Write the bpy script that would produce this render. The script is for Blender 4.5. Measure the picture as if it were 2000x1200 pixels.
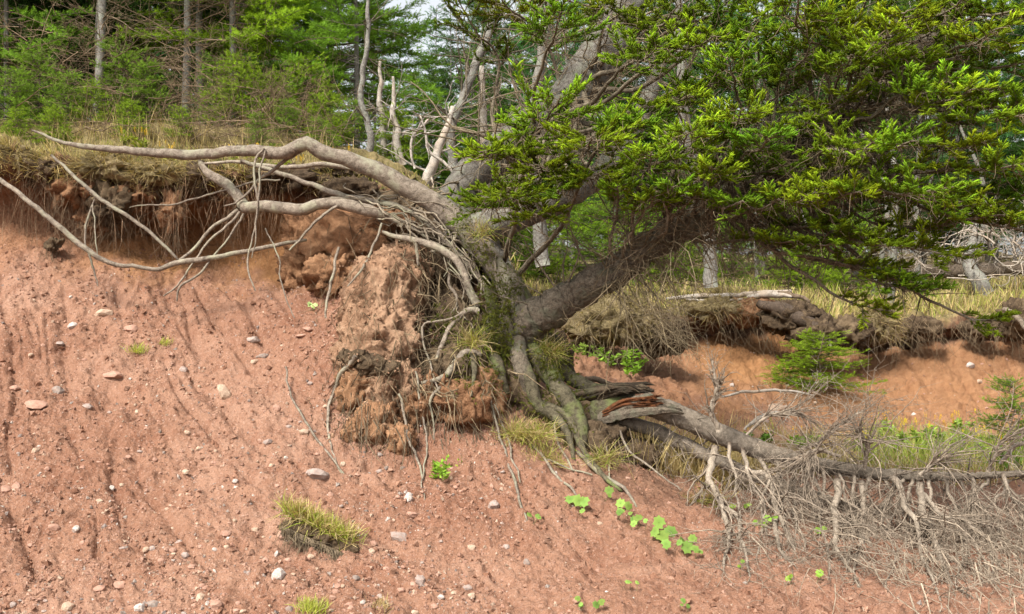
import bpy, math, random
import numpy as np
from mathutils import Vector, Matrix

for o in list(bpy.data.objects):
    bpy.data.objects.remove(o, do_unlink=True)
sc = bpy.context.scene
COL = sc.collection
PI = math.pi

# ------------------------------------------------------------------ camera
F = 2144.0                                  # focal length in pixels of the 2000 px photograph
cam_d = bpy.data.cameras.new('camera')
cam = bpy.data.objects.new('camera', cam_d); COL.objects.link(cam)
cam.location = (0, 0, 0); cam.rotation_euler = (PI / 2, 0, 0)
cam_d.sensor_width = 36.0; cam_d.lens = 36.0 * F / 2000.0
cam_d.clip_start = 0.05; cam_d.clip_end = 1500
sc.camera = cam

# ------------------------------------------------------------------ sky, sun, exposure: bright overcast
SUN_EL, SUN_AZ = math.radians(50), math.radians(214)     # azimuth clockwise from +Y: behind the viewer, a little left
w = bpy.data.worlds.new('World'); sc.world = w; w.use_nodes = True
nt = w.node_tree; nt.nodes.clear()
out = nt.nodes.new('ShaderNodeOutputWorld'); bg = nt.nodes.new('ShaderNodeBackground')
sky = nt.nodes.new('ShaderNodeTexSky'); sky.sky_type = 'NISHITA'; sky.sun_disc = False
sky.sun_elevation = SUN_EL; sky.sun_rotation = SUN_AZ; sky.dust_density = 4.0; sky.air_density = 1.0
hsv = nt.nodes.new('ShaderNodeHueSaturation'); hsv.inputs['Saturation'].default_value = 0.22
hsv.inputs['Value'].default_value = 1.25
nt.links.new(sky.outputs[0], hsv.inputs['Color']); nt.links.new(hsv.outputs[0], bg.inputs[0])
bg.inputs[1].default_value = 0.095
nt.links.new(bg.outputs[0], out.inputs[0])
sun_d = bpy.data.lights.new('sun', 'SUN'); sun_d.energy = 2.8; sun_d.angle = math.radians(14)
sun_d.color = (1.0, 0.95, 0.87)
sun = bpy.data.objects.new('sun', sun_d); COL.objects.link(sun)
sdir = Vector((math.sin(SUN_AZ) * math.cos(SUN_EL), math.cos(SUN_AZ) * math.cos(SUN_EL), math.sin(SUN_EL)))
sun.rotation_euler = sdir.to_track_quat('Z', 'Y').to_euler()
sun.location = sdir * 40
sc.view_settings.view_transform = 'Standard'; sc.view_settings.look = 'None'
sc.view_settings.gamma = 1.0; sc.view_settings.use_curve_mapping = False
sc.view_settings.exposure = 1.2
sc.render.engine = 'CYCLES'
sc.render.resolution_x = 1024; sc.render.resolution_y = 614

# ------------------------------------------------------------------ numeric helpers
rng = np.random.default_rng(11)
_perm = np.random.default_rng(5).permutation(256).astype(np.int64)
_perm = np.concatenate([_perm, _perm, _perm])
_g = np.random.default_rng(6).normal(size=(256, 3)); _g /= np.linalg.norm(_g, axis=1)[:, None]

def pnoise(p):
    p = np.asarray(p, float); i = np.floor(p).astype(np.int64); f = p - i
    i &= 255
    s = f * f * f * (f * (f * 6 - 15) + 10)
    res = 0
    for dx in (0, 1):
        wx = s[..., 0] if dx else 1 - s[..., 0]
        for dy in (0, 1):
            wy = s[..., 1] if dy else 1 - s[..., 1]
            for dz in (0, 1):
                wz = s[..., 2] if dz else 1 - s[..., 2]
                h = _perm[_perm[_perm[i[..., 0] + dx] + i[..., 1] + dy] + i[..., 2] + dz]
                g = _g[h]
                res = res + wx * wy * wz * (g[..., 0] * (f[..., 0] - dx) + g[..., 1] * (f[..., 1] - dy) + g[..., 2] * (f[..., 2] - dz))
    return res * 1.5

def fbm(p, octs=4, gain=0.5, lac=2.03):
    a, r, q = 1.0, 0.0, np.asarray(p, float)
    for _ in range(octs):
        r = r + a * pnoise(q); q = q * lac + 17.3; a *= gain
    return r

def sstep(a, b, x):
    t = np.clip((x - a) / (b - a), 0, 1); return t * t * (3 - 2 * t)

def P(u, v, d):
    """a point seen at photograph pixel (u, v), d metres in front of the viewer"""
    return np.array([(u - 1000.0) / F * d, d, (600.0 - v) / F * d])

def norm(a):
    a = np.asarray(a, float); return a / (np.linalg.norm(a, axis=-1, keepdims=True) + 1e-9)

def crom(pts, n):
    """Catmull-Rom resample of control rows (any dimension) to n samples"""
    p = np.asarray(pts, float); m = len(p)
    if m == 2: p = np.array([p[0], (p[0] + p[1]) / 2, p[1]]); m = 3
    q = np.vstack([2 * p[0] - p[1], p, 2 * p[-1] - p[-2]])
    seg = np.linalg.norm(np.diff(p[:, :3], axis=0), axis=1) + 1e-6
    cum = np.concatenate([[0], np.cumsum(seg)])
    s = np.linspace(0, cum[-1], n)
    i = np.clip(np.searchsorted(cum, s, side='right') - 1, 0, m - 2)
    t = ((s - cum[i]) / seg[i])[:, None]
    a, b, c, d = q[i], q[i + 1], q[i + 2], q[i + 3]
    return 0.5 * (2 * b + (c - a) * t + (2 * a - 5 * b + 4 * c - d) * t * t + (3 * b - a - 3 * c + d) * t ** 3)

# ------------------------------------------------------------------ mesh collector
class MB:
    def __init__(s):
        s.v = []; s.c = []; s.f = []; s.sm = []; s.n = 0; s.tubes = []
    def add(s, v, f, col, smooth=True):
        v = np.asarray(v, np.float32).reshape(-1, 3); f = np.asarray(f, np.int64)
        if len(v) == 0: return
        col = np.asarray(col, np.float32)
        if col.ndim == 1: col = np.tile(col[:3], (len(v), 1))
        s.v.append(v); s.c.append(col[:, :3]); s.f.append(f + s.n); s.sm.append(smooth); s.n += len(v)
    def tube(s, pts, rad, sides=6, col=(1, 1, 1), rough=0.0):
        s.tubes.append((np.asarray(pts, float), np.asarray(rad, float), sides, np.asarray(col, float), rough))
    def flush(s):
        groups = {}
        for t in s.tubes: groups.setdefault((len(t[0]), t[2]), []).append(t)
        s.tubes = []
        for (k, sd), L in groups.items():
            Pn = np.array([t[0] for t in L]); R = np.array([np.broadcast_to(t[1], (k,)) for t in L])
            C = np.array([np.broadcast_to(t[3], (k, 3)) for t in L]); ro = np.array([t[4] for t in L])
            n = len(L)
            T = norm(np.gradient(Pn, axis=1))
            ref = np.where(np.abs(T[:, 0, 2:3]) < 0.9, np.array([[0, 0, 1.0]]), np.array([[1.0, 0, 0]]))
            N = norm(np.cross(T[:, 0], ref)); Ns = [N]
            for j in range(1, k):
                N = norm(N - T[:, j] * np.sum(N * T[:, j], -1, keepdims=True)); Ns.append(N)
            Nn = np.stack(Ns, 1); B = np.cross(T, Nn)
            a = np.arange(sd) / sd * 2 * PI
            dirs = np.cos(a)[None, None, :, None] * Nn[:, :, None] + np.sin(a)[None, None, :, None] * B[:, :, None]
            rr = R[:, :, None] * np.ones((1, 1, sd))
            if ro.max() > 0:
                base = Pn[:, :, None] + dirs * rr[..., None]
                rr = rr * (1 + ro[:, None, None] * (fbm(base * 9, 3) + 0.6 * fbm(base * 30, 2)))
                if sd >= 30: rr = rr + 0.011 * np.abs(fbm(base * 34, 3)) + 0.005 * fbm(base * 90, 2) - .006
            V = Pn[:, :, None] + dirs * rr[..., None]
            idx = np.arange(n * k * sd).reshape(n, k, sd)
            A0 = idx[:, :-1]; A1 = idx[:, 1:]
            fq = np.stack([A0, np.roll(A0, -1, 2), np.roll(A1, -1, 2), A1], -1).reshape(-1, 4)
            s.add(V.reshape(-1, 3), fq, np.repeat(C.reshape(-1, 3), sd, 0))
            if sd >= 6:      # closed ends
                V2 = np.concatenate([Pn[:, 0], Pn[:, -1]]); ii = np.arange(n)
                # caps as fans with a centre vertex
                base_i = s.n - n * k * sd
                cidx = np.concatenate([np.repeat((s.n + ii)[:, None], sd, 1), np.repeat((s.n + n + ii)[:, None], sd, 1)])
                r0 = np.concatenate([idx[:, 0], idx[:, -1]]) + base_i
                tri = np.stack([cidx, r0, np.roll(r0, -1, 1)], -1).reshape(-1, 3)
                s.v.append(V2.astype(np.float32)); s.c.append(np.concatenate([C[:, 0], C[:, -1]]).astype(np.float32))
                s.f.append(tri); s.sm.append(False); s.n += 2 * n
    def mesh(s, name, mat):
        s.flush()
        me = bpy.data.meshes.new(name)
        if s.n == 0: return me
        V = np.concatenate(s.v); C = np.concatenate(s.c)
        loops = np.concatenate([f.reshape(-1) for f in s.f]).astype(np.int32)
        tot = np.concatenate([np.full(len(f), f.shape[1]) for f in s.f]).astype(np.int32)
        sm = np.concatenate([np.full(len(f), b) for f, b in zip(s.f, s.sm)])
        st = np.concatenate([[0], np.cumsum(tot)[:-1]]).astype(np.int32)
        me.vertices.add(len(V)); me.vertices.foreach_set('co', V.reshape(-1))
        me.loops.add(len(loops)); me.loops.foreach_set('vertex_index', loops)
        me.polygons.add(len(tot)); me.polygons.foreach_set('loop_start', st); me.polygons.foreach_set('loop_total', tot)
        me.polygons.foreach_set('use_smooth', sm)
        at = me.color_attributes.new('Col', 'FLOAT_COLOR', 'POINT')
        at.data.foreach_set('color', np.concatenate([C, np.ones((len(C), 1), np.float32)], 1).astype(np.float32).reshape(-1))
        me.update(calc_edges=True)
        if mat: me.materials.append(mat)
        return me
    def build(s, name, mat, parent=None):
        if parent is not None and parent.type == 'EMPTY':
            off = np.array(parent.location, np.float32)
            s.flush(); s.v = [v - off for v in s.v]
        elif parent is not None and parent.parent is not None:
            off = np.array(parent.parent.location, np.float32)
            s.flush(); s.v = [v - off for v in s.v]
        o = bpy.data.objects.new(name, s.mesh(name, mat)); COL.objects.link(o)
        if parent is not None: o.parent = parent
        return o

def tag(o, label=None, cat=None, group=None, kind=None):
    if label: o['label'] = label
    if cat: o['category'] = cat
    if group: o['group'] = group
    if kind: o['kind'] = kind
    return o

def thing(name, label, cat, loc, group=None):
    o = bpy.data.objects.new(name, None); COL.objects.link(o)
    o.location = tuple(float(x) for x in loc); o.empty_display_size = 0.1
    return tag(o, label, cat, group)

def copy_tree(o, parent=None):
    c = o.copy(); COL.objects.link(c); c.parent = parent
    for ch in list(o.children): copy_tree(ch, c)
    return c

# ------------------------------------------------------------------ materials
def nodes(name):
    m = bpy.data.materials.new(name); m.use_nodes = True
    t = m.node_tree; t.nodes.clear()
    return m, t, t.nodes.new('ShaderNodeOutputMaterial')

def N(t, typ, **kw):
    n = t.nodes.new(typ)
    for k, v in kw.items():
        if k in n.inputs: n.inputs[k].default_value = v
        else: setattr(n, k, v)
    return n

def ramp(t, fac, stops):
    r = t.nodes.new('ShaderNodeValToRGB'); e = r.color_ramp.elements
    while len(e) < len(stops): e.new(0.5)
    for x, (p, c) in zip(e, stops): x.position = p; x.color = (*c, 1) if len(c) == 3 else c
    t.links.new(fac, r.inputs[0]); return r.outputs[0]

def mix(t, a, b, fac, mode='MIX'):
    n = t.nodes.new('ShaderNodeMix'); n.data_type = 'RGBA'; n.blend_type = mode
    for sock, val in ((n.inputs[6], a), (n.inputs[7], b), (n.inputs[0], fac)):
        if hasattr(val, 'is_output'): t.links.new(val, sock)
        elif isinstance(val, (int, float)): sock.default_value = val
        else: sock.default_value = (*val, 1)
    return n.outputs[2]

def noise(t, scale, detail=4, rough=0.55, vec=None, dist=0.0):
    n = N(t, 'ShaderNodeTexNoise', Scale=scale, Detail=detail, Roughness=rough, Distortion=dist)
    if vec is None:
        tc = t.nodes.new('ShaderNodeNewGeometry'); vec = tc.outputs['Position']
    t.links.new(vec, n.inputs['Vector']); return n.outputs['Fac']

def objvec(t):
    return t.nodes.new('ShaderNodeTexCoord').outputs['Object']

def attr(t, name='Col'):
    a = t.nodes.new('ShaderNodeAttribute'); a.attribute_name = name; return a.outputs['Color']

def bump(t, h, strength=0.5, dist=0.01, prev=None):
    b = N(t, 'ShaderNodeBump', Strength=strength, Distance=dist)
    t.links.new(h, b.inputs['Height'])
    if prev is not None: t.links.new(prev, b.inputs['Normal'])
    return b.outputs[0]

def wood_mat(name, dark, light, scale=14, bstr=0.7, lichen=None, dist=0.02):
    m, t, o = nodes(name)
    v = objvec(t)
    n1 = noise(t, scale, 6, 0.7, v); n2 = noise(t, scale * 6, 4, 0.65, v); n3 = noise(t, scale * 0.25, 4, 0.6, v); n4 = noise(t, scale * 0.5, 5, 0.7, v, 1.5)
    c = ramp(t, n1, [(0.3, dark), (0.72, light)])
    c = mix(t, c, tuple(x * 0.55 for x in dark), ramp(t, n2, [(0.32, (0.7,) * 3), (0.5, (0,) * 3)]))
    c = mix(t, c, tuple(x * 0.6 for x in dark), ramp(t, n4, [(0.34, (0.75,) * 3), (0.46, (0,) * 3)]))
    if lichen:
        c = mix(t, c, lichen, ramp(t, n3, [(0.5, (0,) * 3), (0.64, (0.75,) * 3)]))
    c = mix(t, c, attr(t), 1.0, 'MULTIPLY')
    b = N(t, 'ShaderNodeBsdfPrincipled', Roughness=0.88)
    b.inputs['Specular IOR Level'].default_value = 0.2
    t.links.new(c, b.inputs['Base Color'])
    hb = bump(t, n1, bstr, dist); hb = bump(t, n2, bstr * 0.7, dist * 0.4, hb)
    t.links.new(hb, b.inputs['Normal'])
    t.links.new(b.outputs[0], o.inputs[0]); return m

def leaf_mat(name, trans=0.35, rough=0.55, var=0.35, gain=1.0):
    m, t, o = nodes(name)
    c = attr(t)
    n1 = noise(t, 3.0, 3, 0.6, objvec(t))
    c = mix(t, c, ramp(t, n1, [(0.3, (1 - var,) * 3), (0.7, (1 + var * 0.5, 1 + var * 0.4, 1.0))]), 1.0, 'MULTIPLY')
    b = N(t, 'ShaderNodeBsdfPrincipled', Roughness=max(rough, .7))
    b.inputs['Specular IOR Level'].default_value = 0.12
    t.links.new(c, b.inputs['Base Color'])
    tr = N(t, 'ShaderNodeBsdfTranslucent')
    t.links.new(mix(t, c, (1.25, 1.25, 0.6), 1.0, 'MULTIPLY'), tr.inputs[0])
    mx = N(t, 'ShaderNodeMixShader', Fac=trans)
    mx.inputs[0].default_value = trans
    t.links.new(b.outputs[0], mx.inputs[1]); t.links.new(tr.outputs[0], mx.inputs[2])
    t.links.new(mx.outputs[0], o.inputs[0]); return m

def soil_mat(name):
    """red soil; attribute Col: r = turf and litter, g = orange subsoil, b = dark humus, plus shade painted below the fallen trunk"""
    m, t, o = nodes(name)
    sep = t.nodes.new('ShaderNodeSeparateColor'); t.links.new(attr(t), sep.inputs[0])
    a = noise(t, 0.9, 5, 0.6); b_ = noise(t, 7, 6, 0.65); c_ = noise(t, 45, 4, 0.6); d_ = noise(t, 160, 3, 0.6)
    base = ramp(t, a, [(0.3, (0.205, 0.098, 0.060)), (0.5, (0.270, 0.144, 0.092)), (0.72, (0.330, 0.194, 0.133))])
    base = mix(t, base, (0.19, 0.084, 0.05), ramp(t, b_, [(0.30, (0.75,) * 3), (0.52, (0,) * 3)]))
    base = mix(t, base, (0.39, 0.245, 0.18), ramp(t, c_, [(0.52, (0,) * 3), (0.75, (0.6,) * 3)]))
    vo = N(t, 'ShaderNodeTexVoronoi', Scale=55.0)
    g = t.nodes.new('ShaderNodeNewGeometry'); t.links.new(g.outputs['Position'], vo.inputs['Vector'])
    spk = ramp(t, vo.outputs['Distance'], [(0.16, (0.8,) * 3), (0.34, (0,) * 3)])
    base = mix(t, base, mix(t, (0.17, 0.085, 0.055), (0.42, 0.28, 0.21), vo.outputs['Color']), spk)
    org = ramp(t, b_, [(0.3, (0.22, 0.105, 0.045)), (0.6, (0.31, 0.160, 0.072)), (0.8, (0.37, 0.205, 0.105))])
    humus_shade = ramp(t, b_, [(0.3, (0.045, 0.028, 0.018)), (0.55, (0.13, 0.07, 0.042)), (0.75, (0.25, 0.12, 0.065))])
    turf = ramp(t, b_, [(0.3, (0.08, 0.062, 0.03)), (0.5, (0.17, 0.135, 0.06)), (0.7, (0.29, 0.22, 0.11))])
    c = mix(t, base, org, sep.outputs[1]); c = mix(t, c, humus_shade, sep.outputs[2]); c = mix(t, c, turf, sep.outputs[0])
    p = N(t, 'ShaderNodeBsdfPrincipled', Roughness=0.95); p.inputs['Specular IOR Level'].default_value = 0.1
    t.links.new(c, p.inputs['Base Color'])
    h = bump(t, b_, 0.6, 0.04); h = bump(t, c_, 0.9, 0.02, h); h = bump(t, d_, 0.9, 0.008, h)
    iv = N(t, 'ShaderNodeMath', operation='SUBTRACT'); iv.inputs[0].default_value = 1.0
    t.links.new(vo.outputs['Distance'], iv.inputs[1])
    h = bump(t, iv.outputs[0], 0.5, 0.006, h)
    t.links.new(h, p.inputs['Normal']); t.links.new(p.outputs[0], o.inputs[0]); return m

def clod_mat(name, stops, sc1=9):
    m, t, o = nodes(name)
    a = noise(t, sc1, 6, 0.7); b_ = noise(t, sc1 * 6, 4, 0.65); c_ = noise(t, 1.8, 3)
    c = ramp(t, a, stops)
    c = mix(t, c, tuple(x * 0.4 for x in stops[0][1]), ramp(t, b_, [(0.30, (0.8,) * 3), (0.46, (0,) * 3)]))
    c = mix(t, c, tuple(min(1, x * 1.25) for x in stops[-1][1]), ramp(t, c_, [(0.5, (0,) * 3), (0.7, (0.5,) * 3)]))
    c = mix(t, c, attr(t), 1.0, 'MULTIPLY')
    p = N(t, 'ShaderNodeBsdfPrincipled', Roughness=0.95); p.inputs['Specular IOR Level'].default_value = 0.1
    t.links.new(c, p.inputs['Base Color'])
    h = bump(t, a, 0.7, 0.04); h = bump(t, b_, 0.8, 0.012, h)
    t.links.new(h, p.inputs['Normal']); t.links.new(p.outputs[0], o.inputs[0]); return m

def stone_mat(name, c1, c2, rough=0.8):
    m, t, o = nodes(name)
    a = noise(t, 25, 5, 0.6); b_ = noise(t, 120, 3, 0.6)
    c = ramp(t, a, [(0.3, c1), (0.7, c2)])
    c = mix(t, c, (0.26, 0.142, 0.097), ramp(t, b_, [(0.45, (0,) * 3), (0.65, (0.6,) * 3)]))
    c = mix(t, c, attr(t), 1.0, 'MULTIPLY')
    p = N(t, 'ShaderNodeBsdfPrincipled', Roughness=rough); p.inputs['Specular IOR Level'].default_value = 0.25
    t.links.new(c, p.inputs['Base Color'])
    h = bump(t, a, 0.4, 0.01); h = bump(t, b_, 0.4, 0.003, h)
    t.links.new(h, p.inputs['Normal']); t.links.new(p.outputs[0], o.inputs[0]); return m

M = {
    'soil': soil_mat('red_soil'),
    'bark': wood_mat('spruce_bark', (0.075, 0.060, 0.043), (0.30, 0.245, 0.18), 42, 1.0, (0.13, 0.135, 0.09), 0.03),
    'bark_grey': wood_mat('grey_bark', (0.12, 0.108, 0.092), (0.32, 0.30, 0.262), 34, 0.8, (0.23, 0.24, 0.19)),
    'root': wood_mat('root_bark', (0.11, 0.085, 0.062), (0.36, 0.30, 0.235), 26, 0.9, (0.27, 0.26, 0.18), 0.012),
    'moss_root': wood_mat('mossy_root_bark', (0.05, 0.042, 0.025), (0.17, 0.145, 0.092), 30, 0.9, (0.13, 0.155, 0.05), 0.02),
    'dead': wood_mat('dead_wood', (0.125, 0.103, 0.08), (0.34, 0.29, 0.235), 30, 0.8, None, 0.01),
    'pale': wood_mat('bleached_wood', (0.24, 0.20, 0.16), (0.52, 0.475, 0.41), 20, 0.5, (0.34, 0.26, 0.19), 0.01),
    'rot': wood_mat('rotten_heartwood', (0.06, 0.025, 0.012), (0.27, 0.10, 0.036), 25, 0.8, None, 0.02),
    'twig': wood_mat('brown_twigs', (0.085, 0.068, 0.045), (0.235, 0.195, 0.138), 20, 0.3, None, 0.005),
    'needle': leaf_mat('spruce_needles', 0.42),
    'fir': leaf_mat('fir_needles', 0.45),
    'grass': leaf_mat('grass_blades', 0.3, 0.6, 0.25),
    'leaf': leaf_mat('broad_leaf', 0.3, 0.45, 0.15),
    'petal': leaf_mat('yellow_petals', 0.2, 0.6, 0.1),
    'clod': clod_mat('root_plate_soil', [(0.3, (0.17, 0.092, 0.053)), (0.5, (0.28, 0.165, 0.100)), (0.7, (0.36, 0.235, 0.152))], 16),
    'clod_orange': clod_mat('orange_soil', [(0.3, (0.085, 0.042, 0.022)), (0.5, (0.21, 0.108, 0.056)), (0.7, (0.36, 0.205, 0.112))], 18),
    'peat': clod_mat('peaty_turf', [(0.3, (0.03, 0.021, 0.015)), (0.52, (0.085, 0.058, 0.036)), (0.72, (0.19, 0.135, 0.08))], 22),
    'turf': clod_mat('dry_turf', [(0.3, (0.10, 0.075, 0.035)), (0.52, (0.18, 0.14, 0.07)), (0.72, (0.33, 0.26, 0.145))], 24),
    's_red': stone_mat('red_stone', (0.27, 0.145, 0.10), (0.40, 0.25, 0.185)),
    's_grey': stone_mat('grey_stone', (0.22, 0.17, 0.145), (0.34, 0.285, 0.25)),
    's_white': stone_mat('white_stone', (0.36, 0.31, 0.27), (0.48, 0.44, 0.40)),
    's_tan': stone_mat('tan_stone', (0.33, 0.23, 0.16), (0.46, 0.35, 0.255)),
    's_dark': stone_mat('dark_stone', (0.13, 0.11, 0.10), (0.30, 0.25, 0.21)),
    'gravel': stone_mat('gravel', (0.85, 0.85, 0.85), (1.0, 1.0, 1.0)),
}

# ------------------------------------------------------------------ the ground: one sheet lofted through profiles of the bank
# each column: rows of (v, depth) from the foot of the slope up over the lip to the forest floor
PROF = {
 0:    [(1350,4.5),(1200,5.2),(1080,5.65),(960,6.15),(840,6.7),(720,7.3),(600,7.9),(500,8.4),(445,8.75),(375,8.8),(348,8.55),(315,8.5),(296,8.8),(280,9.4),(256,12)],
 250:  [(1350,4.5),(1200,5.2),(1080,5.7),(960,6.25),(840,6.85),(720,7.5),(600,8.1),(520,8.6),(460,8.92),(405,9.0),(385,8.72),(338,8.62),(312,8.8),(290,9.4),(262,12)],
 400:  [(1350,4.5),(1200,5.2),(1080,5.7),(960,6.3),(840,6.9),(720,7.55),(610,8.2),(535,8.85),(465,9.15),(400,9.15),(380,8.8),(338,8.7),(318,8.85),(296,9.4),(266,12)],
 530:  [(1350,4.5),(1200,5.2),(1080,5.75),(960,6.3),(840,6.9),(720,7.55),(605,8.15),(535,8.75),(470,9.05),(400,9.1),(375,8.85),(340,8.75),(322,8.9),(300,9.4),(272,12)],
 640:  [(1350,4.5),(1200,5.2),(1080,5.75),(960,6.35),(840,6.95),(720,7.5),(610,8.0),(540,8.4),(480,8.75),(420,8.85),(390,8.75),(355,8.8),(335,9.0),(318,9.5),(295,12)],
 740:  [(1350,4.5),(1200,5.2),(1080,5.8),(960,6.4),(840,7.0),(720,7.5),(610,7.9),(530,8.2),(470,8.45),(425,8.6),(400,8.75),(370,8.9),(352,9.1),(340,9.5),(320,12)],
 850:  [(1350,4.5),(1200,5.2),(1080,5.8),(960,6.4),(840,7.05),(720,7.55),(610,7.95),(530,8.3),(475,8.5),(440,8.7),(425,8.9),(410,9.1),(400,9.4),(395,9.8),(390,12)],
 950:  [(1350,4.5),(1200,5.2),(1080,5.85),(960,6.45),(840,7.1),(720,7.6),(630,7.95),(570,8.2),(530,8.5),(510,8.8),(500,9.1),(495,9.5),(495,10),(500,10.8),(520,13)],
 1050: [(1350,4.5),(1200,5.2),(1080,5.85),(960,6.5),(850,7.1),(770,7.7),(730,8.4),(690,9.6),(660,10.8),(640,11.6),(625,11.9),(610,11.9),(595,12.1),(575,12.6),(548,14.5)],
 1150: [(1350,4.5),(1200,5.2),(1080,5.9),(960,6.6),(870,7.2),(815,7.9),(790,8.8),(745,10),(705,11.2),(675,12.1),(655,12.4),(615,12.3),(595,12.6),(577,13.1),(552,15)],
 1300: [(1350,4.5),(1200,5.2),(1080,5.9),(975,6.7),(925,7.3),(885,8.2),(850,9.2),(790,10.6),(735,11.9),(690,13),(665,13.4),(628,13.1),(598,13.4),(580,14),(556,16)],
 1500: [(1350,4.5),(1200,5.2),(1100,5.9),(1015,6.7),(962,7.5),(915,8.5),(880,9.6),(820,11),(742,12.5),(682,13.8),(640,14.3),(615,14.0),(592,14.2),(578,14.8),(556,17)],
 1700: [(1350,4.6),(1200,5.3),(1110,6),(1030,6.8),(975,7.7),(925,8.8),(885,10),(840,11.3),(772,12.7),(708,13.8),(682,14.2),(655,14.0),(625,14.3),(606,15),(566,18)],
 1850: [(1350,4.6),(1200,5.35),(1115,6.05),(1040,6.85),(980,7.8),(928,9),(888,10.2),(845,11.5),(775,12.8),(700,13.7),(665,14.1),(640,13.95),(610,14.4),(590,15.2),(552,18.5)],
 2000: [(1350,4.6),(1200,5.4),(1120,6.1),(1050,6.9),(985,7.9),(930,9.1),(890,10.3),(850,11.6),(780,12.8),(705,13.7),(668,14.1),(640,13.9),(605,14.4),(580,15.3),(542,19)],
}
for uu in (-600, -2400): PROF[uu] = PROF[0]
for uu in (2700, 4600): PROF[uu] = PROF[2000]
UC = sorted(PROF)
ctrl = []
for u in UC:
    rows = PROF[u]
    L = []
    x5 = (u - 1000) / F * rows[0][1]
    L.append((x5 * 6, -40.0, -2.6)); L.append((x5 * 1.3, 0.5, -1.74))
    L += [tuple(P(u, v, d)) for v, d in rows]
    zt = (600 - rows[-1][0]) / F * rows[-1][1]; dt = rows[-1][1]
    for d in (30.0, 70.0, 260.0):
        L.append(((u - 1000) / F * d, d, zt + 0.055 * (d - dt) * (1 if d < 100 else 0.75)))
    ctrl.append(L)
ctrl = np.array(ctrl)                       # [col, row, 3]
nrow = ctrl.shape[1]
# columns: Hermite in u
us = np.concatenate([np.linspace(-2400, -600, 12)[:-1], np.linspace(-600, -40, 40)[:-1], np.arange(-40, 2040, 3.3), np.linspace(2040, 2700, 40), np.linspace(2700, 4600, 12)[1:]])
def hermite(x, X, Y):
    X = np.asarray(X, float); m = np.zeros_like(Y)
    dx = np.diff(X).reshape((-1,) + (1,) * (Y.ndim - 1)); s = np.diff(Y, axis=0) / dx
    m[1:-1] = (s[:-1] * dx[1:] + s[1:] * dx[:-1]) / (dx[1:] + dx[:-1]); m[0] = s[0]; m[-1] = s[-1]
    i = np.clip(np.searchsorted(X, x, side='right') - 1, 0, len(X) - 2)
    h = (X[i + 1] - X[i]); t = (x - X[i]) / h
    sh = (-1,) + (1,) * (Y.ndim - 1); t = t.reshape(sh); h = h.reshape(sh)
    return (2*t**3-3*t**2+1)*Y[i] + (t**3-2*t**2+t)*h*m[i] + (-2*t**3+3*t**2)*Y[i+1] + (t**3-t**2)*h*m[i+1]
cc = hermite(us, UC, ctrl)                  # [U, row, 3]
seg = [3, 5, 8, 40, 38, 38, 38, 38, 34, 28, 22, 18, 14, 14, 10, 8, 8, 6, 6]
rs = np.concatenate([i + np.arange(n) / n for i, n in enumerate(seg)] + [[nrow - 1.0]])
G = hermite(rs, np.arange(nrow, dtype=float), np.swapaxes(cc, 0, 1))      # [R, U, 3]
RR = rs[:, None] * np.ones((1, len(us))); UU = np.ones((len(rs), 1)) * us[None]
pu = 1000 + F * G[..., 0] / np.maximum(G[..., 1], 0.3); pv = 600 - F * G[..., 2] / np.maximum(G[..., 1], 0.3)

def gnorm(G):
    a = np.gradient(G, axis=0); b = np.gradient(G, axis=1)
    n = norm(np.cross(b, a)); return n
Nn = gnorm(G)
slope_m = sstep(1.2, 2.2, RR) * (1 - sstep(10.0, 11.4, RR))
near_m = 1 - sstep(16.0, 17.5, RR)
lip_m = sstep(11.4, 12.4, RR) * (1 - sstep(14.8, 15.8, RR))
left_m = 1 - sstep(930, 1040, UU)
disp = 0.05 * fbm(G * 1.1, 4) * near_m + 0.5 * fbm(G * 0.25 + 9, 3) * sstep(16, 18, RR)
disp += (0.016 * fbm(G * 7.0, 4) + 0.016 * fbm(G * 20.0, 3) + 0.009 * np.abs(fbm(G * 48.0, 2))) * near_m
# crumbled, blocky patches of soil
cr = fbm(G * 3.2 + 40, 4); disp += (0.05 * np.maximum(cr - 0.10, 0) + 0.03 * np.maximum(fbm(G * 9 + 71, 3) - .3, 0)) * slope_m
# runnels cut by rain, leaning right towards the foot of the slope
a = np.clip(UU / 450.0 + .15, -0.1, 1.9) * 0.62
s = UU + a * (RR - 6.0) * 120
rill_in = np.stack([(s + 26 * pnoise(np.stack([UU * .009, RR * 1.1, 0 * UU], -1))) * 0.0115, RR * 0.26, 0 * UU + 3.3], -1)
rl = 1 - np.abs(pnoise(rill_in)) * 3.2
rl2 = 1 - np.abs(pnoise(rill_in * np.array([2.3, 1.6, 1]) + 7.7)) * 3.0
amt = sstep(-0.1, 0.45, fbm(np.stack([UU * .006, RR * .55, 0 * UU + 8], -1), 3) + 0.22)
rill_zone = slope_m * sstep(2.6, 3.6, RR) * (1 - sstep(8.2, 9.2, RR)) * (1 - 0.75 * sstep(1050, 1250, UU))
rl = rl * (0.80 + 0.5 * fbm(G * 4 + 2, 3)); rl2 = rl2 * (0.6 + 0.8 * fbm(G * 4 + 12, 3))
disp -= (0.06 * np.clip(rl, 0, 1) ** 2.0 * amt + 0.028 * np.clip(rl2, 0, 1) ** 3 * (0.2 + amt)) * rill_zone
far_r = sstep(8.3, 9.0, RR) * (1 - sstep(11.0, 11.8, RR)) * (1 - left_m)
disp -= 0.035 * np.clip(1 - np.abs(pnoise(np.stack([(UU + 60 * (RR - 9)) * .024, RR * .5, 0 * UU + 1], -1))) * 3, 0, 1) ** 2 * far_r
disp += far_r * (0.045 * fbm(G * 6 + 3, 4) + 0.035 * np.abs(fbm(G * 15, 3)))
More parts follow.
